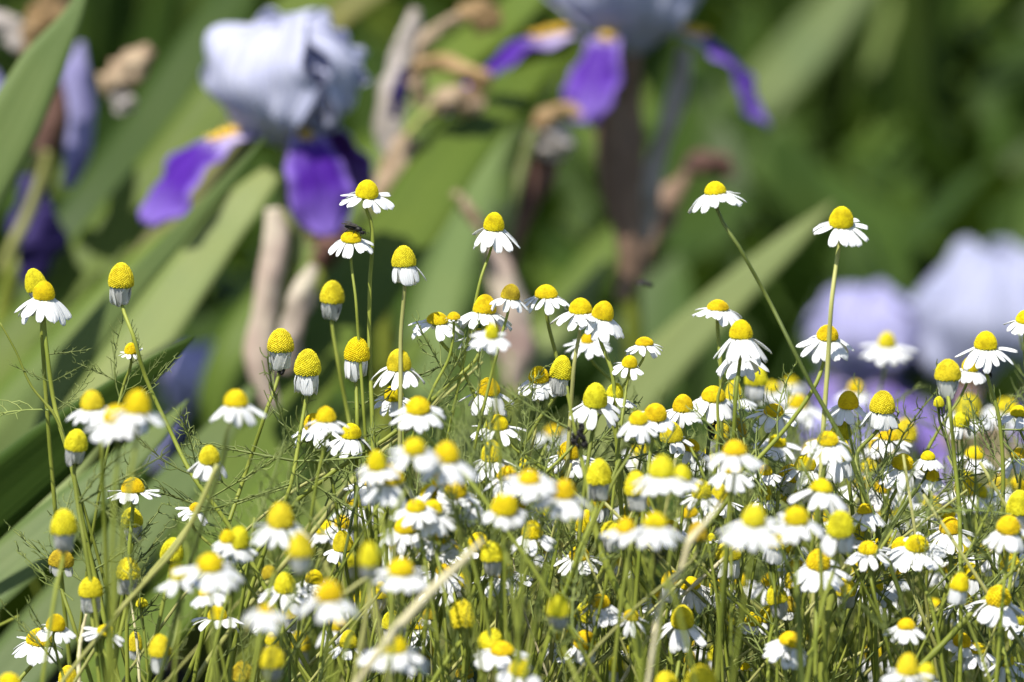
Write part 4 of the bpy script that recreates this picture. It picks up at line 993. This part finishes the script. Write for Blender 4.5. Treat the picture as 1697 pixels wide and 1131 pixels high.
leaves_at(1634, 563, [(1660, 720, 0, 10, .9), (1661, 730, -50, 10, .9), (1658, 700, 60, 10, .6), (1662, 780, 190, 0, .8)])
leaves_at(1406, 661, [(1445, 900, 30, 10, 1.0), (1445, 890, 150, 10, .8), (1435, 830, 60, 10, .8), (1447, 960, 20, 0, 1.1)])
leaves_at(1538, 754, [(1480, 870, 20, 10, .9), (1500, 840, -20, 0, .8)])
leaves_at(1569, 846, [(1620, 900, 60, 0, .8), (1600, 885, 100, 0, .8), (1640, 930, 190, 0, 1.0), (1650, 950, 20, 0, .9)])
leaves_at(905, 482, [(962, 745, 20, 10, 1.2), (962, 750, 45, 10, 1.0), (965, 760, -10, 10, 1.1)])
leaves_at(725, 526, [(760, 600, 200, 10, 1.0), (780, 640, 230, 10, .9), (800, 690, 20, 0, .8)])
leaves_at(804, 503, [(740, 640, 120, 10, .9), (720, 660, 60, 10, .8), (690, 690, 200, 10, .9)])
leaves_at(819, 366, [(803, 440, 100, 10, .25)])

# ------------------------------------------------------------------ insects
def local_frame(up, fwd):
    z = up.normalized(); x = (fwd - z * fwd.dot(z)).normalized(); y = z.cross(x)
    return Matrix((x, y, z)).transposed().to_4x4()
simple('wing', (0.06, 0.05, 0.04), (0.12, 0.10, 0.07), 200, 0.25, 0.4)
def insect(name, label, cat, pos, up, fwd, L, group=None, mat='black_insect', wings=True, legs=True, spread=False):
    e = empty(name, pos, label, cat, group); F = Matrix.Translation(pos) @ local_frame(up, fwd) @ Matrix.Scale(L, 4)
    mb = MB(); spine = [(-.52, 0, .16), (-.44, 0, .20), (-.25, 0, .25), (-.06, 0, .26), (.02, 0, .25), (.12, 0, .28), (.26, 0, .28), (.33, 0, .25), (.38, 0, .22), (.46, 0, .21), (.52, 0, .18)]
    rad = [.02, .09, .15, .13, .10, .15, .15, .07, .09, .11, .03]
    tube(mb, crom(spine, 31), np.interp(np.linspace(0, 10, 31), range(11), rad), 12)
    for s in (1, -1):
        ellipsoid(mb, (.44, s * .085, .24), (.05, .045, .06), 8, 6)
        tube(mb, crom([(.50, s * .03, .24), (.60, s * .07, .30), (.72, s * .12, .26)], 6), .010, 4)
        if legs:
            for (x0, x1) in ((.24, .50), (.12, .10), (.04, -.30)):
                tube(mb, crom([(x0, s * .08, .20), (x0 + (x1 - x0) * .5, s * .26, .32), (x1, s * .36, .02)], 8), .016, 5)
    link('body', mb.mesh('body', mat), e, F)
    if wings:
        for s in (1, -1):
            mb = surf_petal([(0, 0), (.25, .02), (.55, .02), (.80, 0)], [.05, .20, .26, .06], 0, .01, .02, 3, 10, 7, .006)
            A = Matrix.Translation((.14, s * .07, .40)) @ Matrix.Rotation(R((180 - s * 12) if not spread else (90 * s)), 4, 'Z') @ Matrix.Rotation(R(6), 4, 'Y')
            link('wing', mb.mesh('wing', 'wing'), e, F @ A)
    return e
hf = heads[find(582, 391)]
insect('fly', 'black fly sitting on a small daisy-like flower below the large iris', 'fly', hf[3] + hf[4] * (hf[6] * .97 - .0007) + Vector((.0008, -.0004, 0)), hf[4] + Vector((.25, 0, 0)), Vector((1, -.35, -.25)), 0.0078)
insect('hoverfly', 'faint blurred insect hovering in mid air right of centre', 'fly', P(1068, 478, 1.68), Vector((0.1, 0, 1)), Vector((-1, .3, 0)), 0.0072, spread=True, legs=False)
ha = heads[find(1193, 965)]
pa = ha[3] + ha[4] * ha[6] * .55 + Vector((-.5, -.8, 0)).normalized() * ha[5] * .86
insect('ant', 'tiny dark ant on an orange disc low right of centre', 'ant', pa, Vector((-.4, -.85, .35)), Vector((-.5, 0, .8)), 0.0026, wings=False)
hk = heads[find(582, 713)]
insect('ant', 'tiny dark speck of an ant at the left side of a low sharp disc', 'ant', hk[3] + hk[4] * hk[6] * .4 + Vector((-.85, -.5, 0)) * hk[5] * .98, Vector((-.8, -.5, .2)), Vector((0, 0, 1)), 0.0022, wings=False)
def aphid_mesh():
    mb = MB(); spine = [(-.5, 0, .3), (-.35, 0, .34), (0, 0, .36), (.3, 0, .34), (.45, 0, .30), (.55, 0, .28)]
    tube(mb, crom(spine, 12), np.interp(np.linspace(0, 5, 12), range(6), [.05, .26, .34, .22, .14, .04]), 9)
    for s in (1, -1):
        for (x0, x1) in ((.3, .55), (.1, .1), (-.1, -.4)): tube(mb, crom([(x0, s * .12, .28), ((x0 + x1) / 2, s * .4, .42), (x1, s * .55, .0)], 5), .03, 4)
        tube(mb, [(.5, s * .05, .32), (.8, s * .2, .45)], .02, 4)
        tube(mb, [(-.35, s * .12, .42), (-.5, s * .16, .60)], .03, 4)
    return mb.mesh('aphid', 'black_insect')
APH = aphid_mesh()
def aphids(cx, cy, d, hk, n, rng_along, label, L=0.0018, spreadr=0.0009, seed=0, curve=None):
    c = heads[hk][8] if curve is None else curve; rs = random.Random(seed); tgt = np.array(P(cx, cy, d)); ds = crom(c, 400)
    i0 = int(np.argmin(np.linalg.norm(ds - tgt, axis=1))); arc = rng_along
    for q in range(n):
        i = min(len(ds) - 2, max(1, i0 + int(rs.uniform(-arc, arc)))); t = Vector(ds[i + 1] - ds[i - 1]).normalized()
        a = rs.uniform(-2.4, .9); side = Vector((math.cos(a), -abs(math.sin(a)) * .9, 0)).normalized(); side = (side - t * side.dot(t)).normalized()
        pos = Vector(ds[i]) + side * (spreadr * rs.uniform(.6, 1.0))
        o = bpy.data.objects.new('aphid', APH); COL.objects.link(o)
        o.matrix_local = Matrix.Translation(pos) @ local_frame(side, t + Vector((rs.uniform(-.4, .4),) * 3)) @ Matrix.Scale(L * rs.uniform(.8, 1.2), 4)
        tag(o, label, 'aphid', label)
aphids(466, 612, 1.5, find(465, 563), 4, 4, 'black aphid on the stem under a grey-skirted cone, left of centre', L=.0020, seed=1)
aphids(1175, 705, 1.5, find(1183, 651), 11, 14, 'black aphid on an upright stem in the cluster right of centre', L=.0022, seed=2)
aphids(955, 724, 1.44, find(905, 482), 46, 62, 'black aphid in the dense dark clump on a centre stem', L=.0019, spreadr=.0024, seed=3, curve=crom([P(948, 680, 1.44), P(952, 708, 1.44), P(960, 745, 1.44), P(975, 810, 1.44)], 30))
aphids(1637, 615, 1.5, find(1634, 563), 5, 7, 'black aphid under the flower near the right edge', L=.0020, seed=4)
aphids(1110, 915, 1.5, find(1086, 861), 6, 10, 'black aphid low in the tangle right of centre', L=.0022, seed=5)

# ------------------------------------------------------------------ dry and green loose stalks
def stalk(spec, d, mat, label, name='dry_stalk', lump=.03, cat='stalk'):
    """spec (x,y,r_px) top to bottom, then continued down to the soil"""
    pts = [np.array(P(q[0], q[1], d + (q[3] if len(q) > 3 else 0))) for q in spec]; rad = [mm(q[2], d) * .68 for q in spec]
    last = pts[-1]; sl = last - pts[-2]; sl = sl / max(abs(sl[2]), .01)
    dx = np.clip(sl[0], -1.0, 1.0) * last[2] * .4; root = np.array((last[0] + dx, last[1] + .01, -.005)); mid = (last + root) / 2; mid[0] = last[0] + dx * .75
    pts += [mid, root]; rad += [rad[-1], rad[-1]]
    c = crom(pts, 40); r = np.interp(np.linspace(0, len(rad) - 1, 40), range(len(rad)), rad)
    e = empty(name, (root[0], root[1], 0), label, cat, 'loose stalks among the chamomile')
    r = r * (1 + .28 * (np.abs(np.sin(np.arange(40) * .62 + spec[0][0])) > .985)); mb = MB(); tube(mb, c, r, 8, True, lump * 2.5); link('stem', mb.mesh('stem', mat), e); return e
stalk([(800, 895, 4), (775, 922, 10), (720, 975, 12), (665, 1035, 13), (640, 1065, 11), (600, 1120, 8)], 1.30, 'straw', 'thick out-of-focus cream straw slanting at bottom centre')
stalk([(1195, 832, 3), (1168, 868, 6), (1145, 895, 9), (1130, 940, 6), (1095, 1000, 6), (1085, 1060, 6)], 1.33, 'straw', 'out-of-focus pale stalk with a swollen joint right of centre')
stalk([(1235, 890, 3), (1190, 935, 5), (1150, 970, 5), (1100, 1020, 5), (1060, 1080, 5)], 1.48, 'straw', 'sharp straw slanting down left beneath the broad mesh cone')
stalk([(800, 600, 3), (745, 650, 4), (690, 700, 5), (600, 780, 6), (520, 880, 7), (440, 970, 7)], 1.54, 'stem_pale', 'long pale stalk slanting across left of centre')
stalk([(760, 620, 2), (700, 690, 4), (640, 735, 4), (560, 775, 4), (500, 805, 4), (430, 860, 4)], 1.50, 'stem_pale', 'thin yellowish stalk crossing under the two sharp left flowers')
stalk([(360, 770, 6), (325, 850, 7), (290, 910, 7), (250, 955, 6), (200, 1010, 5)], 1.40, 'stem_pale', 'soft pale stalk leaning from the lone left flower to lower left')
stalk([(143, 1018, 3), (136, 1050, 5), (131, 1090, 5), (131, 1131, 5)], 1.46, 'straw', 'short pale curved straw at bottom left corner')
stalk([(940, 640, 2), (946, 680, 3.5), (952, 708, 4), (960, 745, 5), (975, 810, 7), (990, 890, 8), (1015, 960, 9), (1050, 1030, 9), (1065, 1131, 9)], 1.44, 'stem', 'stout green stalk bending right below the aphid clump', 'green_stalk')
stalk([(1700, 925, 3), (1640, 985, 7), (1560, 1070, 8), (1500, 1131, 8)], 1.45, 'stem', 'stout green stalk slanting up to the right edge', 'green_stalk')
stalk([(1660, 900, 3), (1600, 960, 6), (1540, 1025, 7), (1440, 1110, 6)], 1.52, 'stem_pale', 'pale green stalk slanting behind the stout right one', 'green_stalk')
stalk([(850, 925, 2), (860, 985, 3), (885, 1060, 3), (900, 1100, 3)], 1.5, 'straw', 'thin curved straw just left of bottom centre')
stalk([(215, 985, 2), (222, 1030, 3), (228, 1075, 4), (231, 1131, 4)], 1.5, 'straw', 'thin twisted straw at the bottom left, near a tiny bud')
stalk([(0, 535, 2), (25, 580, 2.6), (52, 640, 3), (90, 688, 3.4), (120, 780, 4)], 1.5, 'stem', 'thin green side branch joining the far left stem', 'green_stalk')
stalk([(1045, 880, 4), (1035, 930, 5), (1005, 1020, 5), (990, 1100, 5)], 1.55, 'stem_pale', 'pale upright stalk behind the bottom centre tangle', 'green_stalk')
stalk([(570, 985, 5), (610, 960, 5), (605, 1030, 6), (590, 1110, 6)], 1.36, 'stem_pale', 'blurred bent green stalk at bottom left of centre', 'green_stalk')
stalk([(1375, 900, 6), (1378, 980, 9), (1366, 1060, 10), (1360, 1131, 10)], 1.46, 'stem', 'stout upright stalk low at right, dotted with aphids', 'green_stalk')
stalk([(1290, 900, 4), (1320, 980, 6), (1325, 1060, 7), (1330, 1131, 7)], 1.40, 'stem_dark', 'dark stalk low at right beside a stout one', 'green_stalk')

# ------------------------------------------------------------------ undergrowth tangle (uncountable)
def undergrowth():
    rs = np.random.default_rng(3)
    def dens_ok(x, y):                      # fewer on the left where the sword leaves show
        px = W0 / 2 + x / y * FPX
        return rs.random() < np.interp(px, [0, 350, 560, 900, 1700], [.05, .12, .5, 1, 1])
    mbF = MB(); cnt = 0
    while cnt < 430:
        y = rs.uniform(1.36, 1.85); x = rs.uniform(-.235, .235) * y / 1.5
        if not dens_ok(x, y): continue
        if math.sin(x * 61 + 1.3) + math.sin(y * 47 + x * 90) < rs.uniform(-.9, .6): continue
        px = W0 / 2 + x / y * FPX
        ztop = P(px, np.interp(px, [0, 300, 600, 900, 1300, 1700], [990, 950, 850, 830, 840, 850]), y).z
        z = ztop - abs(rs.normal(0, .04)) + (.02 if rs.random() < .12 else 0)
        Ml = Matrix.Translation((x, y, z)) @ Matrix.Rotation(rs.uniform(0, 6.28), 4, 'Z') @ Matrix.Rotation(R(rs.uniform(-85, -10)), 4, 'Y') @ Matrix.Scale(rs.uniform(.7, 1.25), 4)
        feather_geo(mbF, Ml, int(rs.integers(1e6)), .034, 7, .00030, 2 if y < 1.7 else 1); cnt += 1
    tag(link('feathery_foliage', mbF.mesh('feathery_foliage', 'feather')), 'tangle of threadlike chamomile leaves between the stems', 'foliage', kind='stuff')
    for mat, n, nm in (('stem', 150, 'green_stems'), ('stem_pale', 110, 'pale_stems'), ('stem_dark', 60, 'dark_stems')):
        mb = MB(); cnt = 0
        while cnt < n:
            y = rs.uniform(1.40, 1.85); x = rs.uniform(-.24, .24) * y / 1.5
            if not dens_ok(x, y): continue
            px = W0 / 2 + x / y * FPX
            zt = P(px, np.interp(px, [0, 300, 600, 900, 1300, 1700], [960, 900, 800, 770, 790, 800]), y).z - abs(rs.normal(0, .03))
            lean = rs.normal(0, .5) * zt
            p = [(x, y, zt), (x - lean * .5, y + rs.normal(0, .01), zt * .62), (x - lean * .9, y + rs.normal(0, .02), zt * .3), (x - lean, y, -.01)]
            r = rs.uniform(.0005, .0010); tube(mb, crom(p, 12), np.linspace(r * .7, r * 1.3, 12), 5); cnt += 1
        tag(link(nm, mb.mesh(nm, mat)), {'stem': 'mass of thin green chamomile stems in the lower tangle', 'stem_pale': 'mass of thin yellowish chamomile stems in the lower tangle', 'stem_dark': 'mass of thin dark chamomile stems in the lower tangle'}[mat], 'stems', kind='stuff')
undergrowth()
# low green cover over the far soil
def cover():
    rs = np.random.default_rng(9)
    for mat, n, y0, L0, L1, nm, lab in (('leaf_dark', 1800, 2.15, .08, .20, 'ground_cover', 'dark low foliage covering the soil behind the irises'),  # dark tone painted in place of shade from taller plants
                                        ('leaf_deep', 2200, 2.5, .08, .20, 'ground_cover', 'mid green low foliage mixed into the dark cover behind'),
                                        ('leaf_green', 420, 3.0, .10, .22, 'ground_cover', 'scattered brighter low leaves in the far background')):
        mb = MB()
        for q in range(n):
            y = y0 + rs.beta(1.1, 1.6) * (10 - y0); x = rs.uniform(-.26, .26) * y + rs.normal(0, .1)
            L = rs.uniform(L0, L1); a = rs.uniform(0, 6.28); w = L * rs.uniform(.10, .22); dx, dy = math.cos(a), math.sin(a); lean = rs.uniform(.3, 1.2)
            b = np.array((x, y, -.01 + rs.uniform(0, .04))); s_ = np.array((-dy, dx, 0)) * w; V = []; 
            for (u, ww) in ((0, .35), (.3, .9), (.6, 1.0), (.85, .55), (1, .06)):
                c = b + np.array((dx * lean * L * u, dy * lean * L * u, L * (u * 1.1 - .45 * lean * u * u))); V += [c - s_ * ww, c + np.array((0, 0, -.12 * w)), c + s_ * ww]
            mb.add(V, [(i * 3 + k, i * 3 + k + 1, i * 3 + k + 4, i * 3 + k + 3) for i in range(4) for k in range(2)])
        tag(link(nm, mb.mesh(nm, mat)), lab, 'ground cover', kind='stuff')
cover()
print('objects', len(COL.objects))
